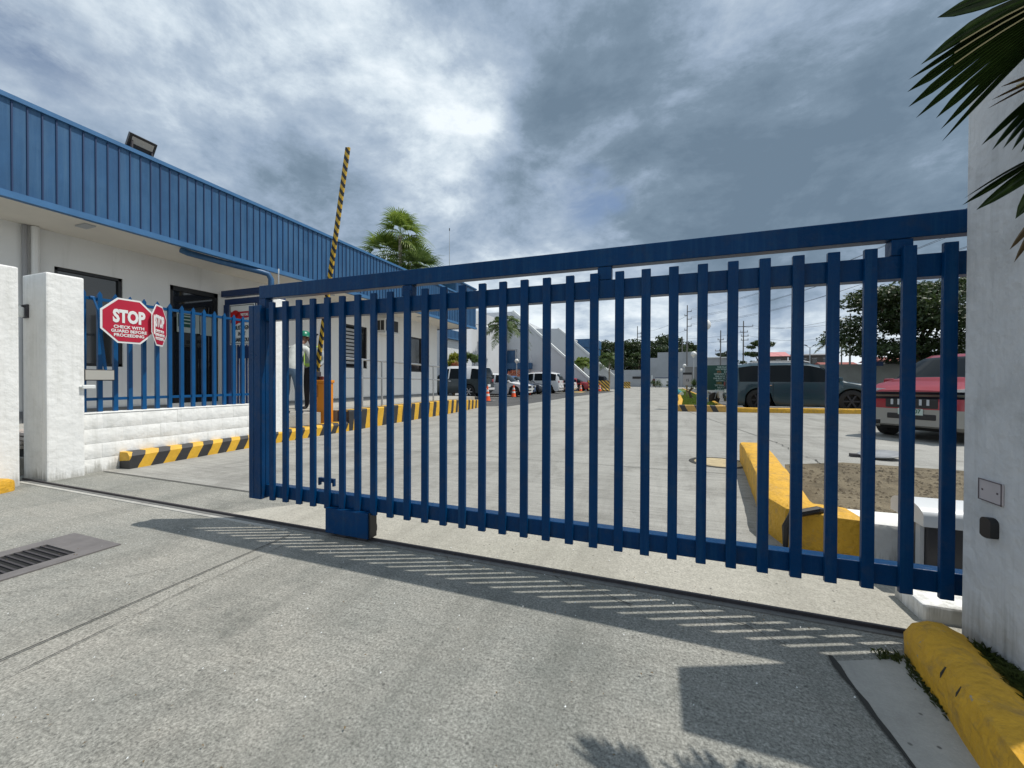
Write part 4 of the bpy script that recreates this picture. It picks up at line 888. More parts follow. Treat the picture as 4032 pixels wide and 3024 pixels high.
# green safety board
gb_ = thing('safety_board', 'dark green safety record board with white lettering beside the dark teal SUV', 'sign', (2.65,20,0))
bx0, bx1 = 2.0, 3.27
MB().box((bx0,19.98,.72),(bx1,20.02,1.84), bev=.004).build('board', GREEN, gb_)
MB().box((bx0-.02,19.965,.66),(bx1+.02,20.03,.715)).build('bottom_frame', SIGNW, gb_)
MB().box((bx1+.001,19.965,.716),(bx1+.02,20.03,1.86)).build('side_frame', SIGNW, gb_)
for x in (bx0+.1,bx1-.1): MB().box((x-.025,20.03,0),(x+.025,20.08,1.8)).build('post', GREY, gb_)
tm = mat('board_lettering', (0.42,0.52,0.48), .5)
lines = [('THIS PLANT',.088),('HAS WORKED',.088),(None,.12),('WITHOUT A LOST',.088),('TIME ACCIDENT',.088),('THE BEST PREVIOUS',.088),('RECORD WAS',.088),(None,.12),('DO YOUR PART',.088),('HELP MAKE',.088),('A NEW RECORD',.088)]
z = 1.80; cx = 2.68
for i, (s, sz) in enumerate(lines):
    hgt = .094 if s else .13; z -= hgt
    if s: textmesh(s, sz, (cx,19.977,z+.045), (1,0,0), (0,0,1), tm, gb_, bold=.0035, sx=.98, extr=.001)
    else:
        textmesh('DAYS', .15, (cx+.22,19.977,z+.055), (1,0,0), (0,0,1), tm, gb_, bold=.004, sx=.95, extr=.001)
        textmesh('892' if i == 2 else '1892', .14, (cx-.15,19.974,z+.058), (1,0,0), (0,0,1), mat('digit_orange_%d' % i, (0.30,0.13,0.05) if i == 2 else (.28,.20,.06), .5), gb_, name='day_count', bold=.004, sx=.8, extr=.001)
        MB().box((cx-.34,19.974,z-.008),(cx+.03,19.9785,z)).build('underline', tm, gb_)
# speed board
sb = thing('speed_board', 'small grey board reading 15 on a wooden post in the lawn strip', 'sign', (1.42,26.8,.12))
MB().box((1.60,27.07,.1),(1.68,27.12,.95)).build('post', mat('post_wood',(0.25,0.19,0.11),.8,var=.2), sb)
MB().box((1.42,27.03,.86),(1.90,27.065,1.52), bev=.005).build('board', mat('board_grey',(0.36,0.34,0.35),.6,var=.08), sb)
MB().box((1.40,27.02,1.525),(1.92,27.07,1.66)).build('header', BLACKP, sb)
textmesh('15', .22, (1.66,27.026,1.17), (1,0,0), (0,0,1), BLACKP, sb, bold=.004, sx=.9)
# yucca
def blades(base, n, L_, w, rr, seed, up=.1, droop=.35, m=YUCC, name='leaves', parent=None, els=(-.3,1.5)):
    r = random.Random(seed); vs, fs = [], []
    for i in range(n):
        az = r.uniform(0, 2*PI); el = r.uniform(*els); l = L_*r.uniform(.75,1.1); d = V(math.cos(az)*math.cos(el), math.sin(az)*math.cos(el), math.sin(el)); s = d.cross(V(0,0,1)); s = s.normalized() if s.length > .01 else V(1,0,0)
        b = len(vs); seg = 4
        for k in range(seg+1):
            t_ = k/seg; p = Vector(base) + d*l*t_ - V(0,0,droop*l*t_*t_*abs(math.cos(el)))*.8; ww = w*(1-t_)**.7*(.6+.4*min(1,t_*4))
            vs += [p - s*ww, p + s*ww]
        fs += [(b+2*k, b+2*k+1, b+2*k+3, b+2*k+2) for k in range(seg)]
    return raw(name, vs, fs, m, parent)
yu = thing('yucca', 'spiky green yucca on a bent trunk in the lawn strip', 'plant', (1.80,24.9,.12))
MB().tube([(1.80,24.9,.05),(1.70,24.9,.30),(1.62,24.9,.52),(1.80,24.9,.75)], [.11,.08,.075,.06], 10).build('trunk', BARK, yu, smooth=True)
MB().tube([(1.62,24.9,.50),(1.46,24.9,.60)], [.05,.03], 8).build('branch', BARK, yu, smooth=True)
blades((1.88,24.9,.86), 150, .50, .022, 0, 5, parent=yu); 
br = thing('bromeliad', 'low dark green spiky plants at the foot of the yucca', 'plant', (2.15,25.5,.12)); blades((2.15,25.5,.22), 60, .35, .02, 0, 8, parent=br)
wb_ = thing('water_drum', 'small turquoise drum lying on the lawn edge', 'drum', (1.25,30.4,.12))
MB().tube([(1.15,30.4,.42),(1.45,29.6,.24)], .17, 16).build('shell', mat('drum_teal',(0.03,0.22,0.25),.4), wb_, smooth=True)
MB().tube([(1.45,29.6,.24),(1.465,29.56,.232)], .15, 16).build('lid', SIGNW, wb_)

# people
def person(label, J, E, rad, paintf, mats, loc, rz):
    vs = [Vector(J[k]) for k in J]; idx = {k: i for i, k in enumerate(J)}
    me = bpy.data.meshes.new('person'); me.from_pydata([tuple(v) for v in vs], [(idx[a], idx[b]) for a, b in E], []); o = bpy.data.objects.new('person', me); C.objects.link(o)
    sk = o.modifiers.new('s', 'SKIN'); sk.use_smooth_shade = True; o.modifiers.new('d', 'SUBSURF').levels = 1
    for k, i in idx.items():
        rr = rad[k]; rr = rr if isinstance(rr, tuple) else (rr, rr); me.skin_vertices[0].data[i].radius = rr; me.skin_vertices[0].data[i].use_root = (k == 'pelvis')
    dg = bpy.context.evaluated_depsgraph_get(); m2 = bpy.data.meshes.new_from_object(o.evaluated_get(dg)); bpy.data.objects.remove(o)
    m2.materials.clear()
    for m in mats: m2.materials.append(m)
    for p in m2.polygons: p.material_index = paintf(p.center); p.use_smooth = True
    o = bpy.data.objects.new('person', m2); C.objects.link(o); tag(o, label, 'person'); o.location = loc; o.rotation_euler = (0,0,rz)
    return o
def fingers(J, E, rad, wrist, d, side, pre):
    w = Vector(J[wrist]); d = Vector(d).normalized(); s = Vector(side).normalized()
    J[pre+'palm'] = tuple(w + d*.07); rad[pre+'palm'] = (.032,.020); E.append((wrist, pre+'palm'))
    for i, l in enumerate((.075,.085,.08,.065)):
        b = w + d*.09 + s*(.018*(i-1.5)*1.3); k1, k2 = pre+'a%d' % i, pre+'b%d' % i
        J[k1] = tuple(b + d*l*.45); J[k2] = tuple(b + d*l*.85 + V(0,0.018,0)); rad[k1] = .009; rad[k2] = .007; E += [(pre+'palm', k1), (k1, k2)]
    J[pre+'t'] = tuple(w + d*.075 - s*.045); rad[pre+'t'] = .010; E.append((pre+'palm', pre+'t'))
JEAN = mat('jeans', (0.10,0.16,0.24), .8, var=.2, scale=9); SHIRTG = mat('shirt_grey', (0.55,0.57,0.54), .8, var=.12, scale=7, bump=.6, bscale=9); SHOE = mat('shoe_dark', (0.02,.02,.022), .7); TROU = mat('trousers_black', (0.012,.012,.016), .8); SHIRTW = mat('shirt_pale', (0.33,0.36,0.38), .8, var=.1, bump=.4, bscale=10)
# visitor: seen from behind, bending forward (+y local is forward)
J = dict(pelvis=(0,0,.90), waist=(0,.04,1.02), chest=(0,.17,1.22), neckb=(0,.29,1.38), neck=(.01,.34,1.44), chin=(.02,.40,1.49), head=(.02,.43,1.55), crown=(.02,.43,1.64),
    hl=(-.10,0,.86), kl=(-.11,.04,.48), al=(-.12,-.03,.09), fl=(-.12,.03,.04), tl=(-.13,.15,.03), hr_=(.10,0,.86), kr=(.12,.05,.48), ar=(.14,-.02,.09), fr=(.14,.04,.04), tr=(.15,.16,.03),
    sl=(-.17,.25,1.34), el=(-.24,.30,1.07), wl=(-.20,.42,.86), sr=(.17,.25,1.34), er=(.27,.30,1.07), wr=(.27,.36,.83))
E_ = [('pelvis','waist'),('waist','chest'),('chest','neckb'),('neckb','neck'),('neck','chin'),('chin','head'),('head','crown'),('pelvis','hl'),('hl','kl'),('kl','al'),('al','fl'),('fl','tl'),('pelvis','hr_'),('hr_','kr'),('kr','ar'),('ar','fr'),('fr','tr'),('chest','sl'),('sl','el'),('el','wl'),('chest','sr'),('sr','er'),('er','wr')]
rad = dict(pelvis=(.15,.11), waist=(.145,.105), chest=(.17,.115), neckb=(.09,.08), neck=.055, chin=.07, head=(.075,.095), crown=.06, hl=.095, kl=.065, al=.045, fl=.045, tl=.035, hr_=.095, kr=.065, ar=.045, fr=.045, tr=.035, sl=.07, el=.05, wl=.03, sr=.07, er=.05, wr=.03)
fingers(J, E_, rad, 'wl', (0,.3,-1), (0,1,0), 'L'); fingers(J, E_, rad, 'wr', (0,.15,-1), (0,1,0), 'R')
def pf1(c):
    if c.z < .09: return 3
    if c.z < .92 and abs(c.x) < .235 and c.y < .25: return 1
    if c.z < .865: return 0
    if c.z > 1.425 and c.y > .27: return 0
    return 2
p1 = person('person in a grey long-sleeved shirt, jeans and a green helmet bending beside the barrier', J, E_, rad, pf1, [SKIN, JEAN, SHIRTG, SHOE], (-6.86,5.90,.44), math.radians(16))
def capmesh(parent, prof, c, m, name, ax=(0,0,1), scale=(1,1,1)):
    mb = MB(); mb.lathe(prof, (0,0,0), 24, ax=ax); mb.v = [(c[0]+x*scale[0], c[1]+y*scale[1], c[2]+z*scale[2]) for x, y, z in mb.v]
    return mb.build(name, m, parent, smooth=True, local=True)
HELM = [(.0,.125),(.05,.118),(.09,.085),(.112,.03),(.115,0),(.105,-.005)]
capmesh(p1, HELM, (.02,.435,1.585), mat('helmet_green',(0.0,0.16,0.09),.35), 'helmet', scale=(1,1.15,1))
mb = MB(); mb.lathe([(.135,0),(.13,.01),(.10,.012),(.10,0)], (.02,.45,1.58), 20); mb.build('helmet_rim', MATS['helmet_green'], p1, local=True, smooth=True)
for sg in (1,-1): mb = MB(); mb.lathe([(0,.012),(.02,.01),(.028,0),(.02,-.01),(0,-.012)], (.02+sg*.083,.42,1.545), 10, ax=(1,0,0)); mb.build('ear', SKIN, p1, local=True, smooth=True)
MB().tube([(.235,.345,.865),(.305,.355,.865)], .006, 6).build('wristwatch', CHROME, p1, local=True)
# guard facing the visitor
J = dict(pelvis=(0,0,.93), waist=(0,0,1.06), chest=(0,-.01,1.28), neckb=(0,-.02,1.42), neck=(0,0,1.49), chin=(0,.03,1.55), head=(0,.02,1.62), crown=(0,0,1.69), nose=(0,.115,1.605),
    hl=(-.10,0,.89), kl=(-.12,.02,.50), al=(-.13,-.02,.09), fl=(-.13,.03,.04), tl=(-.14,.15,.03), hr_=(.10,0,.89), kr=(.12,.02,.50), ar=(.13,-.02,.09), fr=(.13,.03,.04), tr=(.14,.15,.03),
    sl=(-.19,-.01,1.38), el=(-.27,-.02,1.12), wl=(-.22,.14,.98), sr=(.19,-.01,1.38), er=(.27,-.02,1.12), wr=(.26,.08,.90))
E_ = [('pelvis','waist'),('waist','chest'),('chest','neckb'),('neckb','neck'),('neck','chin'),('chin','head'),('head','crown'),('head','nose'),('pelvis','hl'),('hl','kl'),('kl','al'),('al','fl'),('fl','tl'),('pelvis','hr_'),('hr_','kr'),('kr','ar'),('ar','fr'),('fr','tr'),('chest','sl'),('sl','el'),('el','wl'),('chest','sr'),('sr','er'),('er','wr')]
rad = dict(pelvis=(.16,.12), waist=(.155,.12), chest=(.18,.13), neckb=(.09,.08), neck=.055, chin=.07, head=(.078,.095), crown=.065, nose=.014, hl=.10, kl=.07, al=.05, fl=.045, tl=.035, hr_=.10, kr=.07, ar=.05, fr=.045, tr=.035, sl=.07, el=.052, wl=.03, sr=.07, er=.052, wr=.03)
fingers(J, E_, rad, 'wl', (.2,.5,-.6), (1,0,0), 'L'); fingers(J, E_, rad, 'wr', (0,.2,-1), (0,1,0), 'R')
def pf2(c):
    if c.z < .09: return 3
    if c.z < .97 and abs(c.x) < .225 and c.y < .13: return 1
    if c.z > 1.475: return 0
    if abs(c.x) > .19 and c.z < 1.02: return 0
    return 2
p2 = person('person in a pale shirt, reflective vest and black peaked cap facing the barrier', J, E_, rad, pf2, [SKIN, TROU, SHIRTW, SHOE], (-7.64,7.15,.44), math.radians(200))
capmesh(p2, [(0,.10),(.07,.105),(.135,.09),(.14,.075),(.10,.045),(.10,.0),(.09,0)], (0,.01,1.67), mat('cap_black',(0.008,.008,.012),.6), 'cap', scale=(1,1.1,1))
mb = MB(); mb.prism([(-.075,.07),(-.05,.15),(0,.175),(.05,.15),(.075,.07)], 2, 1.665, 1.677); mb.build('cap_peak', BLACKP, p2, local=True)
for sg in (1,-1):
    mb = MB(); mb.lathe([(0,.012),(.02,.01),(.03,0),(.02,-.01),(0,-.012)], (sg*.084,.005,1.605), 10, ax=(1,0,0)); mb.build('ear', SKIN, p2, local=True, smooth=True)
    mb = MB(); mb.lathe([(0,.006),(.010,.003),(.012,0)], (sg*.032,.108,1.625), 10, ax=(0,1,0)); mb.build('eye', BLACKP, p2, local=True, smooth=True)
MB().tube([(-.025,.103,1.565),(0,.108,1.562),(.025,.103,1.565)], .006, 6).build('mouth', mat('lip',(0.12,.03,.025),.5), p2, local=True)
HIV = mat('vest_lime', (0.42,0.62,0.12), .5); 
for sg in (1,-1): MB().tube([(sg*.12,-.155,1.02),(sg*.13,-.16,1.25),(sg*.12,-.10,1.43),(sg*.115,0,1.462),(sg*.12,.09,1.42),(sg*.12,.135,1.25),(sg*.11,.140,1.02)], .016, 6).build('vest_strap', HIV, p2, local=True, smooth=True)
mb = MB(); mb.lathe([(.172,.985),(.178,1.0),(.178,1.045),(.172,1.06)], (0,-.01,0), 24); mb.v = [(x, y*.78, z) for x, y, z in mb.v]; mb.build('vest_band', HIV, p2, local=True, smooth=True)

# manhole plate and loose lid
hc = thing('manhole_cover', 'tan manhole cover with a dark cracked rim set in the yard concrete', 'manhole cover', (.78,6.18,0))
MB().lathe([(0,.010),(.30,.010),(.31,.004)], (.78,6.12,0), 28).build('cover', mat('manhole_tan',(0.42,0.34,0.20),.8,var=.2,scale=12), hc)
MB().lathe([(.33,.004),(.33,.008),(.37,.008),(.38,.002)], (.78,6.12,0), 28).build('rim', CRACK, hc)
ll = thing('steel_lid', 'round grey steel lid lying tilted on the dirt behind the right bars', 'lid', (3.05,7.35,0))
mb = MB(); mb.lathe([(0,.012),(.25,.012),(.26,.0),(.25,-.012),(0,-.012)], (3.05,7.35,.06), 28, ax=(-.12,-.03,1)); mb.build('plate', mat('lid_grey',(0.3,0.31,0.32),.5,metal=.4,var=.2), ll)
MB().box((2.70,7.30,.0),(2.80,7.40,.045)).build('hinge', STEEL, ll)
# ------------------------------------------------------------------ trees and plants
def leaf_cloud(blobs, count, size, seed, aspect=.55, flat=.35):
    r = random.Random(seed); vs, fs = [], []
    tot = sum(b[3]*b[3] for b in blobs)
    for (cx, cy, cz, rr, sq) in blobs:
        n = int(count*rr*rr/tot)
        for _ in range(n):
            d = V(r.gauss(0,1), r.gauss(0,1), r.gauss(0,1)).normalized(); q = rr*(r.random()**.38)
            q *= 1 + .18*math.sin(d.x*7+cx*3)*math.cos(d.y*6+cz*2)
            p = V(cx + d.x*q, cy + d.y*q, cz + d.z*q*sq)
            nrm = (d*.6 + V(r.gauss(0,1), r.gauss(0,1), r.gauss(0,1)+flat)).normalized(); u_ = nrm.orthogonal().normalized(); a = r.uniform(0, 2*PI)
            u_ = (Matrix.Rotation(a, 3, nrm) @ u_); w_ = nrm.cross(u_); s = size*r.uniform(.6,1.3); b = len(vs)
            vs += [p - u_*s*.5, p + w_*s*aspect*.5 + nrm*s*.06, p + u_*s*.5, p - w_*s*aspect*.5 + nrm*s*.06]; fs.append((b,b+1,b+2,b+3))
    return vs, fs
def blobset(c, rx, rz, n, seed, r0=.45, sq=.6, tiers=False):
    r = random.Random(seed); o = []
    for i in range(n):
        a = r.uniform(0, 2*PI); q = r.random()**.5; el = r.uniform(-1, 1)
        rad = math.sqrt(max(.05, 1-el*el*.8))
        o.append((c[0] + math.cos(a)*rx*q*rad, c[1] + math.sin(a)*rx*q*rad, c[2] + el*rz, rx*r0*r.uniform(.45,1.0), sq*r.uniform(.6,1)))
    return o
def tree(label, loc, h, rx, zc, rz, count, size, seed, m=LEAFD, n=26, sq=.55, trunk=.18, group=None, lean=0, kind='tree', flat=.35):
    t = thing('broadleaf_tree', label, 'tree', (*loc, 0), group); x, y = loc
    bl = blobset((x, y, zc), rx, rz, n, seed, sq=sq)
    r = random.Random(seed); mb = MB(); base = V(x, y, 0); fork = V(x+lean, y, max(.5, zc-rz*.8))
    mb.tube([base, base*.5+fork*.5+V(.05,0,0), fork], [trunk*1.25, trunk, trunk*.85], 10)
    for b in r.sample(bl, min(9, len(bl))):
        e = V(b[0], b[1], b[2]); mid = fork*.5 + e*.5 + V(0,0,.25); mb.tube([fork, mid, e], [trunk*.55, trunk*.3, trunk*.08], 6)
    mb.build('trunk', BARK, t, smooth=True)
    vs, fs = leaf_cloud(bl, count, size, seed+1, flat=flat); raw('crown', vs, fs, m, t)
    return t
tree('big dark tree with tiered boughs above the perimeter wall, beside the right pillar', (17.4,37.2), 8.4, 4.5, 5.35, 2.7, 30000, .27, 11, LEAFD, n=85, sq=.36, trunk=.30, flat=1.3)
gB = 'trees behind the end wall'
for i, (x, y, rx, zc, rz, lb) in enumerate(((-12.5,92,3.6,7.0,2.6,'dark tree leftmost of the far row, above the white slanted wall'),(-7.6,90,4.2,6.2,3.2,'dark bushy tree behind the small palms beyond the slanted walls'),(-3.2,93,4.0,6.8,2.8,'dark tree in the middle of the far row, left of the stepped grey wall'),(1.2,92,4.4,7.2,2.9,'tall dark tree rising behind the stepped grey wall'),(5.2,95,2.8,6.6,2.2,'smallest dark tree at the right end of the far row'))):
    tree(lb, (x,y), 9, rx*1.2, zc, rz, 6500, .55, 30+i, LEAFD, n=44, group=gB, trunk=.2)
tree('olive green slender tree in front of the far dark trees by the end wall', (-3.9,84), 6, 1.9, 4.8, 2.2, 2200, .4, 41, LEAFM, n=16, trunk=.12)
tree('fresh green round tree between the utility poles above the SUV roof', (16.4,80), 8, 2.2, 5.8, 2.4, 2200, .45, 43, LEAFM, n=18, trunk=.15)
tree('low dark bush beside the tangled utility pole above the green board', (11.6,84), 6, 2.0, 5.2, 1.4, 1400, .45, 44, LEAFD, n=12, trunk=.12)
tree('low green hedge tree just above the SUV roof', (14.2,82), 5, 1.8, 4.2, .9, 1200, .42, 45, LEAFM, n=10, trunk=.12)

def fan_leaf(vs, fs, base, d, L_, n, seed, span=2.3, w=.035, pet=.5):
    r = random.Random(seed); d = Vector(d).normalized(); s = d.cross(V(0,0,1)); s = s.normalized() if s.length > .05 else V(1,0,0); nrm = s.cross(d).normalized()
    b0 = Vector(base); hub = b0 + d*L_*pet; b = len(vs); vs += [b0 - s*.015, b0 + s*.015, hub + s*.012, hub - s*.012]; fs.append((b,b+1,b+2,b+3))
    for i in range(n):
        a = (i/(n-1)-.5)*span*1.0; dr = d*math.cos(a) + s*math.sin(a); l = L_*(1-.25*abs(a)/span*2)*r.uniform(.9,1.08); b = len(vs); side = dr.cross(nrm).normalized()
        for k, t_ in enumerate((0,.35,.7,1)):
            p = hub + dr*l*t_ + nrm*.05*math.sin(a*3) - V(0,0,1)*l*.42*t_**2.4; ww = w*(.35,1,.75,.06)[k]; vs += [p - side*ww, p + side*ww]
        fs += [(b+2*k,b+2*k+1,b+2*k+3,b+2*k+2) for k in range(3)]
def fan_palm(label, loc, z, L_, n, seed, m=PALML, up=False, group=None):
    t = thing('fan_palm', label, 'palm tree', (*loc, 0), group); r = random.Random(seed)
    MB().tube([(loc[0]+.2,loc[1],0),(loc[0]+.05,loc[1],z*.5),(loc[0],loc[1],z-.1)], [.2,.15,.13], 10).build('trunk', PBARK, t, smooth=True)
    vs, fs = [], []
    for i in range(n):
        az = 2.4*i + r.uniform(-.2,.2); el = -.75 + 2.1*(i/n)**.9 if not up else -.6 + 2.1*(i/n)**.6
        fan_leaf(vs, fs, V(loc[0],loc[1],z + .25*(i/n)), V(math.cos(az)*math.cos(el), math.sin(az)*math.cos(el), math.sin(el)), L_*r.uniform(.85,1.1), 17, seed*50+i, w=.045, pet=.45)
    raw('crown', vs, fs, m, t); return t
def frond(vs, fs, base, az, el, L_, seed, lw=.035, ll=.55, droop=1.0, n=34):
    r = random.Random(seed); h = V(math.cos(az), math.sin(az), 0); P = []
    for k in range(13):
        t_ = k/12; P.append(Vector(base) + h*L_*(t_*math.cos(el) ) + V(0,0,1)*L_*(t_*math.sin(el) - droop*.62*t_**2.2))
    side0 = V(-h.y, h.x, 0)
    for k in range(12):
        b = len(vs); w_ = .03*(1-k/13); vs += [P[k]-side0*w_, P[k]+side0*w_, P[k+1]+side0*w_*.9, P[k+1]-side0*w_*.9]; fs.append((b,b+1,b+2,b+3))
    for i in range(n):
        t_ = .12 + .88*i/(n-1); x = t_*12; k = min(11, int(x)); p = P[k].lerp(P[k+1], x-k); tg = (P[k+1]-P[k]).normalized()
        for sg in (1,-1):
            d = (side0*sg*.9 + tg*.55 + V(0,0,r.uniform(-.1,.45))).normalized(); l = ll*math.sin(PI*min(.97,t_*.85+.12))*r.uniform(.85,1.1); sd = d.cross(tg).normalized(); sd = tg*.8 + sd*.3
            b = len(vs); vs += [p - sd*lw*.5, p + sd*lw*.5, p + d*l*.6 + sd*lw*.5 - V(0,0,l*.10), p + d*l - V(0,0,l*.40), p + d*l*.6 - sd*lw*.5 - V(0,0,l*.10)]; fs.append((b,b+1,b+2,b+3,b+4))
def feather_palm(label, loc, z, L_, n, seed, m=PALMD, group=None, tr=.13, name='feather_palm', droop=1.0, ll=.55, lw=.04, elr=(-.15,1.3)):
    t = thing(name, label, 'palm tree', (*loc, 0), group); r = random.Random(seed)
    MB().tube([(loc[0],loc[1],0),(loc[0]+.06,loc[1],z*.4),(loc[0],loc[1],z)], [tr*1.3,tr,tr*.85], 12).build('trunk', PBARK, t, smooth=True)
    vs, fs = [], []
    for i in range(n):
        frond(vs, fs, (loc[0],loc[1],z), 2.4*i + r.uniform(-.2,.2), elr[0] + (elr[1]-elr[0])*i/n, L_*r.uniform(.88,1.08), seed*40+i, ll=ll, lw=lw, droop=droop)
    raw('crown', vs, fs, m, t); return t
gP = 'fan palms behind the guardhouse roof'
fan_palm('bright green fan palm with the tallest upright crown behind the blue roof', (-17.4,24.0), 11.5, 1.6, 24, 3, up=True, group=gP)
fan_palm('bright green fan palm spreading left behind the blue roof, nearest the boom', (-19.2,24.4), 10.3, 1.8, 24, 4, group=gP)
fan_palm('darker fan palm lowest on the right behind the blue roof and gate rail', (-16.1,24.4), 8.7, 1.7, 22, 5, m=PALMD, group=gP)
fan_palm('bright fan palm in the middle of the clump behind the blue roof', (-17.5,25.2), 9.9, 1.8, 24, 6, group=gP)
feather_palm('tall feathery palm with a pale smooth trunk before the white slanted building', (-14.8,38.0), 6.6, 3.1, 19, 7, ll=.8, lw=.07, droop=1.15)
feather_palm('small bushy palm left of the pair between the slanted walls', (-9.0,50), 3.4, 1.5, 22, 8, m=PALML, ll=.7, lw=.06, tr=.12, elr=(-.2,1.4), group='small palms between the slanted walls')
feather_palm('small drooping palm right of the pair between the slanted walls', (-6.1,53), 4.0, 2.1, 20, 9, m=PALMD, ll=.7, lw=.06, tr=.12, group='small palms between the slanted walls')
feather_palm('distant coconut palm beside the right utility poles', (20.9,62), 6.2, 2.4, 12, 10, ll=.6, lw=.07)
def shrub(label, c, rx, rz, n, size, m, seed, cat='shrub', name='shrub', group=None):
    t = thing(name, label, cat, (c[0],c[1],0), group); bl = blobset(c, rx, rz, 9, seed, r0=.6, sq=.8)
    vs, fs = leaf_cloud(bl, n, size, seed, aspect=.25); raw('foliage', vs, fs, m, t)
    mb = MB(); 
    for b in bl[:5]: mb.tube([(c[0],c[1],0),(b[0],b[1],b[2])], [.05,.015], 6)
    mb.build('stem', BARK, t); return t
shrub('yellow-green shrub behind the boxy off-roader, by the guardhouse corner', (-13.75,25.3,2.2), .85, 1.05, 1500, .42, YSHR, 60)
shrub('darker green shrub right of the yellow-green one behind the off-roader', (-12.75,25.8,2.0), .8, .9, 1300, .42, PALMD, 61)
shrub('red crotons low behind the off-roader roof', (-13.4,24.5,1.75), .7, .45, 600, .22, RSHR, 62)
shrub('orange-red hedge behind the dark grey sedan, under the pale palm trunk', (-15.6,43.4,1.55), 1.5, .5, 1300, .26, RSHR, 63)
shrub('orange-red hedge behind the large white SUV', (-13.4,43.0,1.5), 1.5, .5, 1200, .26, RSHR, 64)
shrub('left round bush in front of the low white wall at the road end', (-.55,74,.7), 1.0, .5, 600, .3, LEAFM, 65)
shrub('right round bush in front of the low white wall at the road end', (1.7,74,.7), .8, .5, 500, .3, LEAFM, 66)

# weeds around the right kerb
def weeds(label, spots, n, h, seed):
    r = random.Random(seed); vs, fs = [], []
    for _ in range(n):
        x0, y0, sx, sy, z0 = r.choice(spots); x = r.gauss(x0, sx); y = r.gauss(y0, sy); az = r.uniform(0, 2*PI); l = h*r.uniform(.3,1); w_ = .0035; b = len(vs)
        dx, dy = math.cos(az), math.sin(az)
        vs += [(x-dy*w_,y+dx*w_,z0),(x+dy*w_,y-dx*w_,z0),(x+dx*l*.35+dy*w_*.7,y+dy*l*.35-dx*w_*.7,z0+l*.6),(x+dx*l*.8,y+dy*l*.8,z0+l*.75),(x+dx*l*.35-dy*w_*.7,y+dy*l*.35+dx*w_*.7,z0+l*.6)]; fs.append((b,b+1,b+2,b+3,b+4))
    return tag(raw('weeds', vs, fs, WEED), label, 'weeds', kind='stuff')
weeds('scruffy dark weeds between the big yellow kerb and the right pillar', [(1.125,1.88,.012,.06,.10),(1.12,1.76,.018,.06,.11),(1.15,1.68,.03,.06,.11),(1.13,1.58,.03,.08,.11),(1.22,1.45,.06,.10,.11)], 2400, .065, 3)
weeds('dry weeds in the joint at the tip of the big yellow kerb', [(.90,2.04,.035,.02,0),(.93,1.95,.01,.04,0),(.915,1.80,.006,.06,0)], 260, .035, 4)

# litter and grit
r = random.Random(21); vs, fs = [], []
for i in range(420):
    x, y = (r.uniform(-5.5, 1.2), r.uniform(.4, 2.7)) if i % 3 else (r.uniform(-3, .7), r.gauss(2.18, .05))
    s_ = r.uniform(.002, .007); a = r.uniform(0, 6.3); c_, d_ = math.cos(a)*s_, math.sin(a)*s_; b = len(vs)
    vs += [(x-c_,y-d_,.010),(x+d_*.5,y-c_*.5,.013),(x+c_,y+d_,.010),(x-d_*.5,y+c_*.5,.014)]; fs.append((b,b+1,b+2,b+3))
tag(raw('litter', vs, fs, NBROWN), 'scattered dry leaf bits and grit on the driveway', 'litter', kind='stuff')
vs, fs = [], []
for i in range(160):
    x, y = r.uniform(-4.5, 1.1), r.uniform(.6, 2.6); s_ = r.uniform(.0015, .004); b = len(vs)
    vs += [(x-s_,y,.008),(x,y-s_,.008),(x+s_,y+s_*.4,.008),(x,y+s_,.011)]; fs.append((b,b+1,b+2,b+3))
tag(raw('litter', vs, fs, SIGNW), 'scattered tiny white paint flakes on the driveway', 'litter', kind='stuff')

vs, fs = [], []
for i in range(2600):
    x, y = r.uniform(1.25, 7), r.uniform(3.4, 6.6)
    if not inpoly(x, y, [(1.2,3.5),(3.6,3.3),(7.3,3.95),(6.9,5.5),(4.6,6.5),(2.4,6.6),(1.6,6.2),(1.35,5.0)]): continue
    s_ = r.uniform(.008, .028); a = r.uniform(0, 6.3); c_, d_ = math.cos(a)*s_, math.sin(a)*s_; b = len(vs)
    vs += [(x-c_,y-d_,.004),(x+d_,y-c_,.004),(x+c_,y+d_,.004),(x-d_,y+c_,.004),(x,y,.004+s_*.8)]; fs += [(b,b+1,b+4),(b+1,b+2,b+4),(b+2,b+3,b+4),(b+3,b,b+4)]
tag(raw('gravel', vs, fs, mat('gravel_mix',(0.13,0.105,0.07),.9,var=.6,scale=20)), 'loose gravel and leaf bits on the dirt patch behind the kerb', 'gravel', kind='stuff')

# near fan palm reaching in at the top right
np_ = thing('fan_palm', 'dark fan palm reaching into the top right corner in front of the pillar', 'palm tree', (1.62,1.15,0))
MB().tube([(1.70,1.05,0),(1.66,1.08,1.0),(1.62,1.12,2.0)], [.10,.085,.08], 12).build('trunk', PBARK, np_, smooth=True)
MB().tube([(1.62,1.12,2.0),(1.40,1.30,2.13),(1.17,1.55,2.22)], [.018,.013,.010], 8).build('petiole', NRIB, np_, smooth=True)
MB().tube([(1.62,1.12,1.95),(1.30,1.40,2.02),(1.10,1.60,2.03)], [.016,.011,.008], 8).build('petiole', NRIB, np_, smooth=True)
MB().tube([(1.62,1.12,1.85),(1.30,1.38,1.80),(1.09,1.55,1.78)], [.016,.011,.008], 8).build('petiole', NRIB, np_, smooth=True)
MB().tube([(1.62,1.12,1.80),(1.30,1.40,1.68),(1.07,1.60,1.64)], [.014,.010,.007], 8).build('petiole', NBROWN, np_, smooth=True)
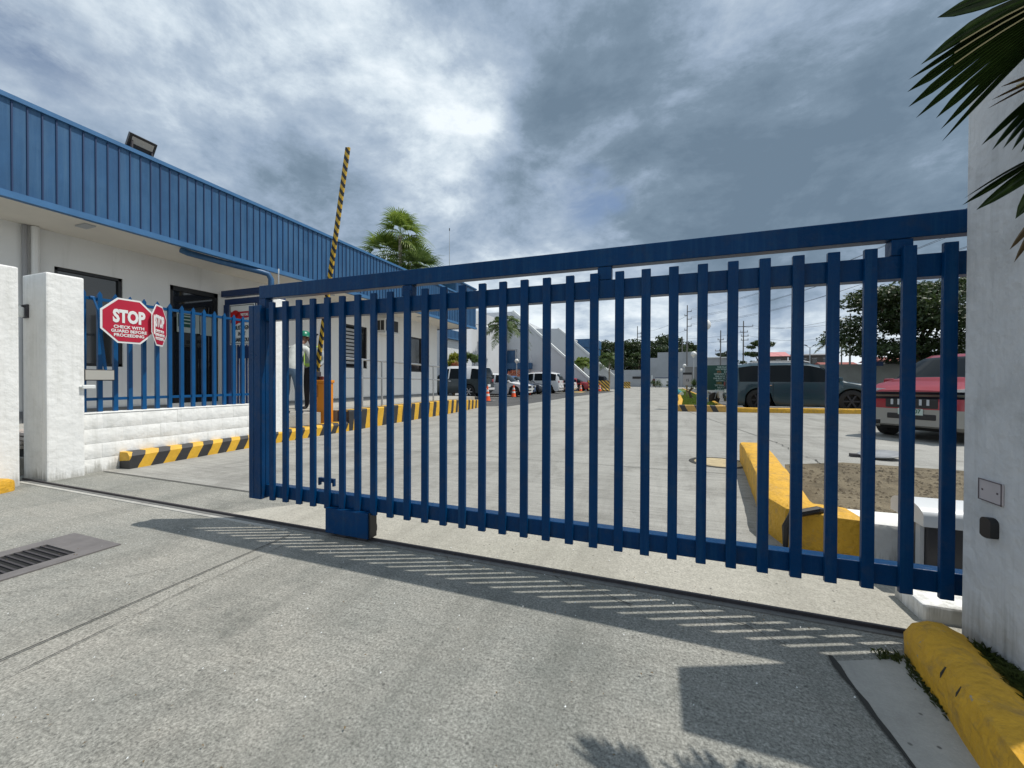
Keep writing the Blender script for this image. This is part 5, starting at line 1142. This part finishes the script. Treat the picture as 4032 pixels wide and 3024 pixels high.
def pleated(hub, tips, notch, m, name, droop=.0, ribs=(), seed=1, pleat=.008, arch=.06):
    r = random.Random(seed); hub = Vector(hub); T = [Vector(t_) for t_ in tips]; D = [t_ - hub for t_ in T]; vs, fs = [], []; rv, rf = [], []
    # boundary directions between neighbouring segments
    B = []
    for i in range(len(D)+1):
        if i == 0: b = D[0] + (D[0]-D[1])*.35
        elif i == len(D): b = D[-1] + (D[-1]-D[-2])*.35
        else: b = (D[i-1]+D[i])*.5
        B.append(b)
    N_ = V(.25,-1,.1).normalized(); K = 9
    def pt(d, t_, off): return hub + d*t_ + N_*off + V(0,0,arch*math.sin(PI*min(1,t_))*(d.length))
    for i, d in enumerate(D):
        nt_ = notch[i] if isinstance(notch, (list, tuple)) else notch
        rows = []
        for k in range(K+1):
            t_ = k/K
            if t_ <= nt_: la, lb = B[i]*t_, B[i+1]*t_; L0, L1 = 1, 1
            f = 1 if t_ <= nt_ else max(0, (1-t_)/(1-nt_))**.8
            q = []
            for j, s in enumerate((-1,-.66,-.33,0,.33,.66,1)):
                edge = B[i] if s < 0 else B[i+1]; dd = d + (edge-d)*abs(s)*f
                off = pleat*(1 if j % 2 == 0 else -1)*min(1, t_*2.2)*f
                q.append(pt(dd, t_, off))
            rows.append(q)
        b = len(vs); 
        for q in rows: vs += q
        for k in range(K):
            for j in range(6): fs.append((b+k*7+j, b+k*7+j+1, b+(k+1)*7+j+1, b+(k+1)*7+j))
        if i in ribs:
            for k in range(K-2):
                a, c = rows[k][0] + N_*.004, rows[k+1][0] + N_*.004; s_ = V(0,0,.0022); bb = len(rv); rv += [a-s_, a+s_, c+s_, c-s_]; rf.append((bb,bb+1,bb+2,bb+3))
    o = raw(name, vs, fs, m, np_)
    for p in o.data.polygons: p.use_smooth = False
    if rv: rr_ = raw('leaf_margin', [Vector(v) for v in rv], rf, NRIB, o)
pleated((1.17,1.55,2.22), [(0.83,1.68,2.29),(0.79,1.68,2.15),(0.76,1.68,2.11),(0.757,1.68,2.07),(0.76,1.68,2.02),(0.78,1.68,1.98),(0.83,1.68,1.968),(0.842,1.68,1.93),(0.845,1.68,1.89)], [.62,.72,.80,.86,.82,.74,.80,.78,.72], NPALM, 'leaf', ribs=(2,3,4), seed=1, arch=.07)
pleated((1.10,1.60,2.03), [(.94,1.68,1.86),(.965,1.68,1.84),(0.99,1.68,1.84),(1.01,1.68,1.83),(1.03,1.68,1.82),(1.06,1.68,1.81)], .7, NPALM, 'leaf', seed=2, arch=.04)
pleated((1.12,1.60,2.03), [(0.97,1.66,2.02),(.95,1.66,1.985),(0.94,1.66,1.96)], .35, NBROWN, 'withered_leaf', seed=5, arch=.01, ribs=(1,))
pleated((1.09,1.55,1.78), [(0.9,1.68,1.70),(0.897,1.68,1.68),(0.93,1.68,1.66),(1.02,1.68,1.62)], [.5,.75,.6,.6], NPALM, 'leaf', seed=3, arch=.09)
pleated((1.07,1.60,1.64), [(0.99,1.65,1.52),(1.0,1.65,1.48),(1.03,1.65,1.49)], .6, NBROWN, 'withered_leaf', seed=4, arch=.12)
# more leaves of the same crown outside the frame, whose shade falls at the bottom of the picture
r = random.Random(12)
for i, (az, el) in enumerate(((2.9,.9),(3.6,.4),(4.4,.6),(5.2,.7),(.2,.7),(1.0,.9),(4.0,1.2))):
    vs, fs = [], []; fan_leaf(vs, fs, V(1.62,1.12,2.02), V(math.cos(az)*math.cos(el), math.sin(az)*math.cos(el), math.sin(el)), .55, 16, 90+i, w=.030, pet=.7); raw('leaf', vs, fs, NPALM, np_)

# ------------------------------------------------------------------ buildings behind
PW = mat('hall_white', (0.58,0.60,0.62), .8, var=.05, scale=.8); PG = mat('wall_grey', (0.36,0.38,0.40), .85, var=.08, scale=.5, dirt=(.22,.23,.23,.4), dirtscale=.6)
hall = thing('hall', 'white hall with a long slanted side wall and a blue garage front', 'building', (-18,50,0))
MB().prism([(-24,0),(-24,9.6),(-16.9,9.6),(-15.2,8.1),(-7.6,1.34),(-7.45,0)], 1, 46, 46.5).build('slanted_wall', PW, hall)
MB().prism([(-16.9,9.62),(-16.82,9.75),(-15.1,8.25),(-7.5,1.48),(-7.3,1.3),(-7.5,1.2),(-15.2,8.0),(-17.0,9.5)], 1, 45.9, 46.6).build('coping', SIGNW, hall)
MB().box((-24,46.55,0),(-17.5,75,9.4)).box((-17.5,57,0),(-12.4,75,7.4)).build('body', PW, hall)
MB().prism([(-24,0),(-24,9.0),(-13.6,8.6),(-11.7,6.93),(-4.8,.9),(-4.7,0)], 1, 56, 56.5).build('slanted_wall', PW, hall)
MB().prism([(-13.7,8.62),(-13.6,8.75),(-11.6,7.07),(-4.7,1.02),(-4.8,.82),(-11.75,6.85)], 1, 55.9, 56.6).build('coping', SIGNW, hall)
MB().box((-17.55,56.5,7.4),(-12.35,75.1,7.6)).build('parapet', SIGNW, hall)
MB().box((-20.9,45.9,0),(-16.55,45.99,4.8)).build('garage_front', PANEL, hall)
MB().box((-20.9,45.85,4.82),(-16.35,45.99,4.98)).box((-16.52,45.85,0),(-16.38,45.99,4.81)).build('frame', GREY, hall)
MB().box((-17.5,45.2,2.5),(-14.3,45.89,3.25)).build('porch_board', PANEL, hall)
MB().box((-14.44,45.4,3.26),(-14.30,45.6,4.2)).box((-17.5,45.3,0),(-14.3,45.85,2.0)).build('porch_wall', PW, hall)
MB().box((-13.35,64,6.5),(-9.4,70,7.85)).box((-13.3,64.2,0),(-9.5,69.8,6.49)).build('blue_block', PANEL, hall)
of = thing('office_building', 'office building with a ribbed blue parapet and canopy beyond the guardhouse', 'building', (-18,27,0))
MB().box((-28,24.6,0),(-14.3,29.2,6.5)).build('wall', PW, of)
mb = MB(); mb.box((-28,26.0,6.51),(-14,29.4,8.45), mi=0); y = 26.1
while y < 29.3: mb.box((-14,y,6.55),(-13.985,y+.03,8.4), mi=1); y += .25
mb.box((-28.05,25.95,8.45),(-13.93,29.45,8.55), mi=0); mb.build('parapet', [PANEL, PANELD], of)
mb = MB(); mb.box((-14.3,24.3,4.1),(-14.0,27.6,4.75), mi=0); y = 24.35
while y < 27.6: mb.box((-14.0,y,4.2),(-13.985,y+.03,4.72), mi=1); y += .2
mb.build('canopy', [PANEL, PANELD], of)
MB().box((-26,35.5,0),(-17.4,45,8.2)).build('annex', PW, of)
MB().box((-18.55,35.4,3.4),(-17.75,35.49,6.25)).build('window_frame', PANELD, of)
for z in (3.5,4.45,5.4): MB().box((-18.42,35.36,z),(-17.88,35.399,z+.78)).build('window', mat('blue_pane_%d' % int(z*10),(0.02,.12,.28),.15), of)
MB().prism([(-18.6,2.6),(-18.1,3.3),(-17.6,2.6)], 1, 35.2, 35.35).build('awning', PANEL, of)
an = thing('antenna', 'thin grey antenna mast rising behind the blue roof', 'antenna', (-16.7,27,8.5)); MB().tube([(-15.1,27,8.5),(-15.1,27,11.2),(-15.1,27,12.6)], [.03,.022,.012], 6).build('mast', GREY, an)
MB().tube([(-15.1,27,12.55),(-15.1,27,12.75)], .035, 6).build('tip', STEEL, an)
dc = thing('security_camera', 'white dome camera on a bracket at the end of the guardhouse fascia', 'camera', (-7.3,16.3,3.5))
MB().lathe([(0,-.13),(.07,-.11),(.11,-.03),(.12,.02),(.09,.08),(0,.10)], (-7.3,16.35,3.5), 20).build('dome', SIGNW, dc, smooth=True); MB().tube([(-7.72,16.12,3.62),(-7.3,16.35,3.62),(-7.3,16.35,3.57)], .02, 6).build('arm', GREY, dc)

sw = thing('end_wall', 'low pale grey wall with a dark name board closing the yard', 'wall', (-5,80,0))
MB().box((-9,80,0),(-1.9,80.3,3.25)).build('wall', PG, sw)
MB().box((-4.78,79.93,1.55),(-3.1,79.99,1.98)).build('name_board', BLACKP, sw)
bw = thing('warehouse', 'stepped pale grey warehouse wall at the far end of the yard', 'building', (4,85,0))
MB().box((-1.89,82,0),(-.3,100,5.6)).box((-.299,82,0),(7.6,100,6.64)).box((7.61,82.2,0),(12.2,100,5.4)).build('wall', PG, bw)
MB().box((7.62,82.0,5.41),(12.3,82.6,5.6)).build('coping', SIGNW, bw)
ct = thing('container', 'grey ribbed container behind the yucca', 'container', (5,61,0))
mb = MB(); mb.box((3.4,60,.5),(7.5,62.4,3.1)); x = 3.45
while x < 7.45: mb.box((x,59.96,.6),(x+.10,59.999,3.0)); x += .2
mb.build('shell', mat('container_grey',(0.27,0.265,0.255),.7,var=.1), ct); MB().box((3.36,59.9,3.1),(7.55,62.45,3.2)).build('roof_edge', GREY, ct)
for x in (3.6,7.2): MB().box((x,60.2,0),(x+.15,62,.5)).build('foot', STEEL, ct)
lw2 = thing('low_wall', 'low white wall with dark capping at the far end of the road', 'wall', (.5,76,0)); MB().box((-.6,76,0),(3.2,76.25,1.62)).build('wall', WHITE, lw2); MB().box((-.65,75.95,1.621),(3.25,76.3,1.75)).build('capping', PANELD, lw2)
fg = thing('yard_gate', 'maroon and white swing gate at the far end of the road', 'gate', (-1.1,77,0)); MB().box((-1.75,77,0),(-1.5,77.2,2.7)).box((-1.3,77,0),(-1.1,77.2,2.2)).build('post', SIGNW, fg)
MB().box((-1.09,77.05,.2),(-.65,77.1,1.5)).build('leaf', mat('gate_maroon',(.12,.03,.03),.6), fg)

pw = thing('perimeter_wall', 'long pale rendered perimeter wall behind the silver sedans', 'wall', (20,40,0))
MB().box((8,40,0),(48,40.25,2.55)).build('wall', mat('perimeter_render',(0.34,0.35,0.32),.85,var=.12,scale=.8,dirt=(.16,.16,.13,.5),dirtscale=1.0), pw)
MB().box((17,39.95,2.552),(48,40.3,2.72)).build('coping', mat('coping_dark',(.05,.045,.05),.8), pw)
def house(label, x0, x1, y, h, roofh, wallm, roofm, cat='house'):
    t = thing('house', label, cat, ((x0+x1)/2, y, 0), 'houses beyond the perimeter wall')
    MB().box((x0,y,0),(x1,y+5,h)).build('wall', wallm, t); MB().prism([(y-.4,h+.001),(y+2.5,h+roofh),(y+5.4,h+.001)], 0, x0-.3, x1+.3).build('roof', roofm, t)
    n = max(1, int((x1-x0)/1.3))
    for i in range(n): xx = x0 + (x1-x0)*(i+.5)/n; f_ = MB().box((xx-.3,y-.04,h-1.3),(xx+.3,y-.002,h-.5)).build('window', GLASSD, t); MB().box((xx-.36,y-.03,h-.49),(xx+.36,y-.001,h-.43)).build('lintel', GREY, f_)
HB = mat('house_dark_wall',(0.10,0.095,0.09),.9,var=.3,scale=2); HG = mat('house_grey_wall',(0.30,0.30,0.29),.9,var=.2,scale=2); RR = mat('roof_red_rust',(0.26,0.075,0.06),.8,var=.25,scale=3); RP = mat('roof_pink',(0.50,0.20,0.20),.7,var=.1); RG = mat('roof_grey',(0.16,0.16,0.17),.7,var=.2)
house('small dark house with a pink roof just above the SUV bonnet', 15.6, 18.0, 70, 4.9, .8, HB, RP)
house('low grey shed right of the pink-roofed house', 18.3, 19.6, 71, 4.2, .2, HG, RG)
house('long dark two-storey house behind the street light', 19.9, 24.0, 72, 5.1, .35, HB, RG)
house('low house with a rusty red roof between wall and dark house', 20.2, 23.6, 62, 3.0, .7, HG, RR)
house('grey house with red roof left of the big tree trunk', 25.0, 30.0, 60, 3.6, .6, HG, RR)
house('pale house with pinkish roof right of the big tree trunk', 27.6, 36.0, 52, 3.5, .7, HG, RP)
# poles and wires
def pole(label, x, y, h, arms, r0=.14, extra=None):
    t = thing('utility_pole', label, 'utility pole', (x,y,0), 'utility poles beyond the yard'); MB().tube([(x,y,0),(x,y,h)], [r0,r0*.6], 8).build('pole', mat('pole_concrete_%d' % int(x*10+900),(0.16,0.155,0.15),.9), t)
    for i, (z, a, b) in enumerate(arms):
        o = MB().box((x+a,y-.05,z-.05),(x+b,y+.05,z+.05)).build('cross_arm', STEEL, t); xx = 0
        for xx in (x+a+.08, x+b-.08): MB().tube([(xx,y,z+.05),(xx,y,z+.32)], .06, 6).build('insulator', GREY, o)
    return t
pole('tallest utility pole, rising behind the stepped grey wall', 4.85, 80.6, 15.2, [(14.0,-.1,.75),(13.3,-.5,.1),(12.6,-.1,.75),(11.3,-.1,.75),(10.6,-.5,.1)])
pole('short utility pole beside the tallest one', 4.2, 84, 9.6, [(7.7,-.9,.1)])
pole('utility pole with tangled fittings above the green board', 10.4, 80.5, 10.3, [(8.6,-.5,.5),(8.2,-.2,1.1),(6.6,-.9,-.1),(6.0,-.9,.9)])
pole('dark utility pole with a wide cross-arm above the SUV roof', 13.95, 80.2, 11.8, [(10.8,-1.0,1.5),(9.8,-.5,.7),(9.1,-.4,.8),(8.4,-.4,.8),(7.3,.0,.8)])
pole('small distant utility pole over the far dark trees', -4.8, 98, 14.0, [(12.2,-.1,.8),(11.4,-.1,.8)])
pole('dark wooden utility pole left of the big tree', 22.0, 60.3, 9.5, [(8.6,-1.5,1.4)], .13)
pole('slim utility pole beside the dark wooden one', 21.4, 61, 7.6, [(6.6,-1.0,.4)], .10)
def wires(label, ends, rr=.022):
    t = thing('power_line', label, 'power lines', ends[0][0])
    for a, b in ends:
        a, b = Vector(a), Vector(b); P = [a.lerp(b, k/14) - V(0,0,(b-a).length*.035*math.sin(PI*k/14)) for k in range(15)]; MB().tube(P, rr, 4, cap=False).build('wire', STEEL, t)
en = []
for z0, z1, x1 in ((14.2,17.4,27.7),(12.8,15.6,27.7),(11.5,13.9,27.7)):
    en += [((5.5,80.6,z0),(x1,45,z1)),((5.5,80.6,z0+.25),(x1+.9,46,z1+.25))]
wires('paired power lines sweeping from the tallest pole up to the right', en, .018)
wires('power lines running between the dark poles above the SUV', [((15.4,80.2,10.9),(23.3,60.3,8.8)),((13.0,80.2,10.9),(20.6,60.3,8.8)),((14.6,80.2,9.2),(21.6,61,6.8)),((23.3,60.3,8.8),(34,44,8.2)),((4.9,80.6,9.0),(13.9,80.2,9.9)),((4.9,80.6,8.3),(10.4,80.5,8.3))], .02)
wires('slack power line running left from the tallest pole', [((4.9,80.6,13.3),(-4.8,98,12.4)),((4.9,80.6,10.6),(-4.8,98,11.6))], .02)
sl_ = thing('street_light', 'pale twin-armed street light before the dark house', 'street lamp', (13.35,45,0)); MB().tube([(13.35,45,0),(13.35,45,4.3)], [.06,.04], 8).build('pole', GREY, sl_)
for sg in (1,-1): a = MB().tube([(13.35,45,4.3),(13.35+sg*.28,45,4.5)], .025, 6).build('arm', GREY, sl_); MB().obox((13.35+sg*.34,45,4.55), .25,.12,.07, V(.9,0,sg*.4).normalized(), V(0,1,0), V(-sg*.4,0,.9).normalized()).build('head', STEEL, a)
ws = thing('wall_sign', 'dark blue board on a thin post before the perimeter wall', 'sign', (15.0,37,0)); MB().box((14.5,37,2.30),(15.5,37.05,2.62)).build('board', PANELD, ws); MB().box((14.97,37.06,0),(15.03,37.1,2.6)).build('post', STEEL, ws)
# ------------------------------------------------------------------ camera, light, sky
cam = bpy.data.cameras.new('camera'); co = bpy.data.objects.new('camera', cam); C.objects.link(co)
cam.sensor_width = 36; cam.lens = 14.0; cam.clip_end = 2000; cam.clip_start = 0.02
yaw, pitch, roll = math.radians(20.25), math.radians(0.5), math.radians(0.21)
f = V(-math.sin(yaw)*math.cos(pitch), math.cos(yaw)*math.cos(pitch), -math.sin(pitch)); r = V(math.cos(yaw), math.sin(yaw), 0); u = r.cross(f)
r2 = r*math.cos(roll) + u*math.sin(roll); u2 = -r*math.sin(roll) + u*math.cos(roll)
Mx = Matrix((r2, u2, -f)).transposed().to_4x4(); Mx.translation = V(0, 0, 1.12); co.matrix_world = Mx
bpy.context.scene.camera = co
SUN = V(.48, .206, 1).normalized()
sl = bpy.data.lights.new('sun', 'SUN'); sl.energy = SUN_E; sl.angle = math.radians(0.5); sl.color = (1, .955, .88)
so = bpy.data.objects.new('sun', sl); C.objects.link(so); so.rotation_euler = SUN.to_track_quat('Z', 'Y').to_euler()
w = bpy.data.worlds.new('World'); bpy.context.scene.world = w; w.use_nodes = True
nt = w.node_tree; N = nt.nodes; L = nt.links; bg = N['Background']
sky = N.new('ShaderNodeTexSky'); sky.sky_type = 'NISHITA'; sky.sun_disc = False; sky.sun_elevation = math.asin(SUN.z); sky.sun_rotation = math.atan2(SUN.x, SUN.y)
tc = N.new('ShaderNodeTexCoord'); D = tc.outputs['Generated']
def vm(op, a, b=None):
    n = N.new('ShaderNodeVectorMath'); n.operation = op
    for i, v in enumerate((a, b)):
        if v is None: continue
        if isinstance(v, (tuple, Vector)): n.inputs[i].default_value = tuple(v)
        else: L.new(v, n.inputs[i])
    return n
def mt(op, a, b=0, c=None):
    n = N.new('ShaderNodeMath'); n.operation = op
    for i, v in enumerate((a, b, c)):
        if v is None: continue
        if isinstance(v, (int, float)): n.inputs[i].default_value = v
        else: L.new(v, n.inputs[i])
    return n.outputs[0]
def mr(x, a, b, lo, hi, smooth=True):
    n = N.new('ShaderNodeMapRange'); n.interpolation_type = 'SMOOTHSTEP' if smooth else 'LINEAR'
    for i, v in ((1,a),(2,b),(3,lo),(4,hi)): n.inputs[i].default_value = v
    L.new(x, n.inputs[0]); return n.outputs[0]
sp = N.new('ShaderNodeSeparateXYZ'); L.new(D, sp.inputs[0])
den = mt('ADD', mt('MAXIMUM', sp.outputs[2], 0.0), 0.22)
cb_ = N.new('ShaderNodeCombineXYZ'); L.new(mt('DIVIDE', sp.outputs[0], den), cb_.inputs[0]); L.new(mt('DIVIDE', sp.outputs[1], den), cb_.inputs[1]); cb_.inputs[2].default_value = 3.7
P = cb_.outputs[0]
def noise(sc, det, ro, dist=0, off=(0,0,0)):
    n = N.new('ShaderNodeTexNoise'); n.inputs['Scale'].default_value = sc; n.inputs['Detail'].default_value = det; n.inputs['Roughness'].default_value = ro; n.inputs['Distortion'].default_value = dist
    L.new(vm('ADD', P, off).outputs[0], n.inputs['Vector']); return n.outputs['Fac']
def noise3(sc, det, ro, dist):
    n = N.new('ShaderNodeTexNoise'); n.inputs['Scale'].default_value = sc; n.inputs['Detail'].default_value = det; n.inputs['Roughness'].default_value = ro; n.inputs['Distortion'].default_value = dist
    L.new(vm('MULTIPLY', D, (1, 1, 1.9)).outputs[0], n.inputs['Vector']); return n.outputs['Fac']
# a large-scale layout of thick and thin cloud, laid out by compass direction and height
def pdir(u_px, v_px):
    d = r2*((u_px-1106)/860.2) + u2*(-(v_px-829.5)/860.2) + f; return d.normalized()
lay = None
BL = [((1560,330),.36,-.32),((1250,290),.22,-.12),((1950,330),.26,-.24),((640,420),.22,-.22),((200,470),.2,-.04),((1020,150),.10,.10),((880,60),.12,.08),((600,70),.16,.12),((1060,250),.12,.06),((560,120),.18,.20),((330,180),.16,.12),((1500,70),.20,.22),
      ((1180,120),.10,-.16),((1000,260),.10,.10),((80,130),.16,.05),((930,440),.12,.12),((1240,430),.10,.10),((1750,30),.16,.10),((1420,480),.20,.06),((620,300),.12,-.10),((1850,480),.2,-.04)]
for (uu, vv), sg, amp in BL:
    d = pdir(uu, vv); dt = vm('DISTANCE', D, tuple(d)).outputs['Value']
    g = mt('MULTIPLY', mr(dt, 0, sg*1.9, 1, 0), amp)
    lay = g if lay is None else mt('ADD', lay, g)
n1 = noise(1.15, 9, .56, .5, (4.2,1.3,0)); n2 = noise(3.2, 9, .62, .35, (1,7,2)); n3 = noise(0.5, 3, .5, 0, (9,2,0))
b_ = mt('ADD', mt('MULTIPLY', mt('SUBTRACT', n1, .5), .95), mt('MULTIPLY', mt('SUBTRACT', n2, .5), .75))
b_ = mt('ADD', b_, mt('MULTIPLY', mt('SUBTRACT', n3, .5), .3))
n4 = noise3(6.0, 10, .66, .15); n5 = noise3(1.9, 10, .62, .4)
b_ = mt('ADD', b_, mt('ADD', mt('MULTIPLY', mt('SUBTRACT', n4, .5), .65), mt('MULTIPLY', mt('SUBTRACT', n5, .5), 1.45)))
b_ = mt('ADD', b_, lay)
hor = mr(sp.outputs[2], 0.0, .36, .50, 0)
b_ = mt('ADD', mt('ADD', mt('MULTIPLY', b_, 1.12), hor), .555)
cr = N.new('ShaderNodeValToRGB'); L.new(b_, cr.inputs[0]); e = cr.color_ramp.elements
e[0].position = 0.0; e[0].color = (.15,.215,.29,1); e[1].position = 1.0; e[1].color = (.86,.93,.98,1)
for p, c in ((.24,(.20,.275,.36,1)),(.45,(.32,.41,.53,1)),(.62,(.43,.52,.63,1)),(.80,(.64,.73,.81,1))):
    x = e.new(p); x.color = c
# thin gaps of blue
gap = mr(noise(2.2, 6, .6, .4, (3,3,9)), .66, .74, 0, 1)
gb = None
for (uu, vv), sg in (((75,20),.16),((1270,432),.09),((1330,428),.05)):
    g = mr(vm('DISTANCE', D, tuple(pdir(uu, vv))).outputs['Value'], sg*.3, sg, 1, 0); gb = g if gb is None else mt('MAXIMUM', gb, g)
gap = mt('MINIMUM', mt('ADD', mt('MULTIPLY', gap, .25), mt('MULTIPLY', gb, mr(n2, .38, .6, 0.1, .85))), 1)
mx = N.new('ShaderNodeMix'); mx.data_type = 'RGBA'; L.new(gap, mx.inputs[0])
cs = N.new('ShaderNodeMix'); cs.data_type = 'RGBA'; cs.blend_type = 'MULTIPLY'; cs.inputs[0].default_value = 1; L.new(cr.outputs[0], cs.inputs[6]); cs.inputs[7].default_value = (1/.1, 1/.1, 1/.1, 1)
L.new(cs.outputs[2], mx.inputs[6]); L.new(sky.outputs[0], mx.inputs[7])
L.new(mx.outputs[2], bg.inputs['Color']); bg.inputs['Strength'].default_value = 0.1
sc = bpy.context.scene
sc.view_settings.view_transform = 'Standard'; sc.view_settings.look = 'None'; sc.view_settings.exposure = EXPO; sc.view_settings.gamma = 1
sc.render.engine = 'CYCLES'; sc.cycles.max_bounces = 6; sc.cycles.use_denoising = True
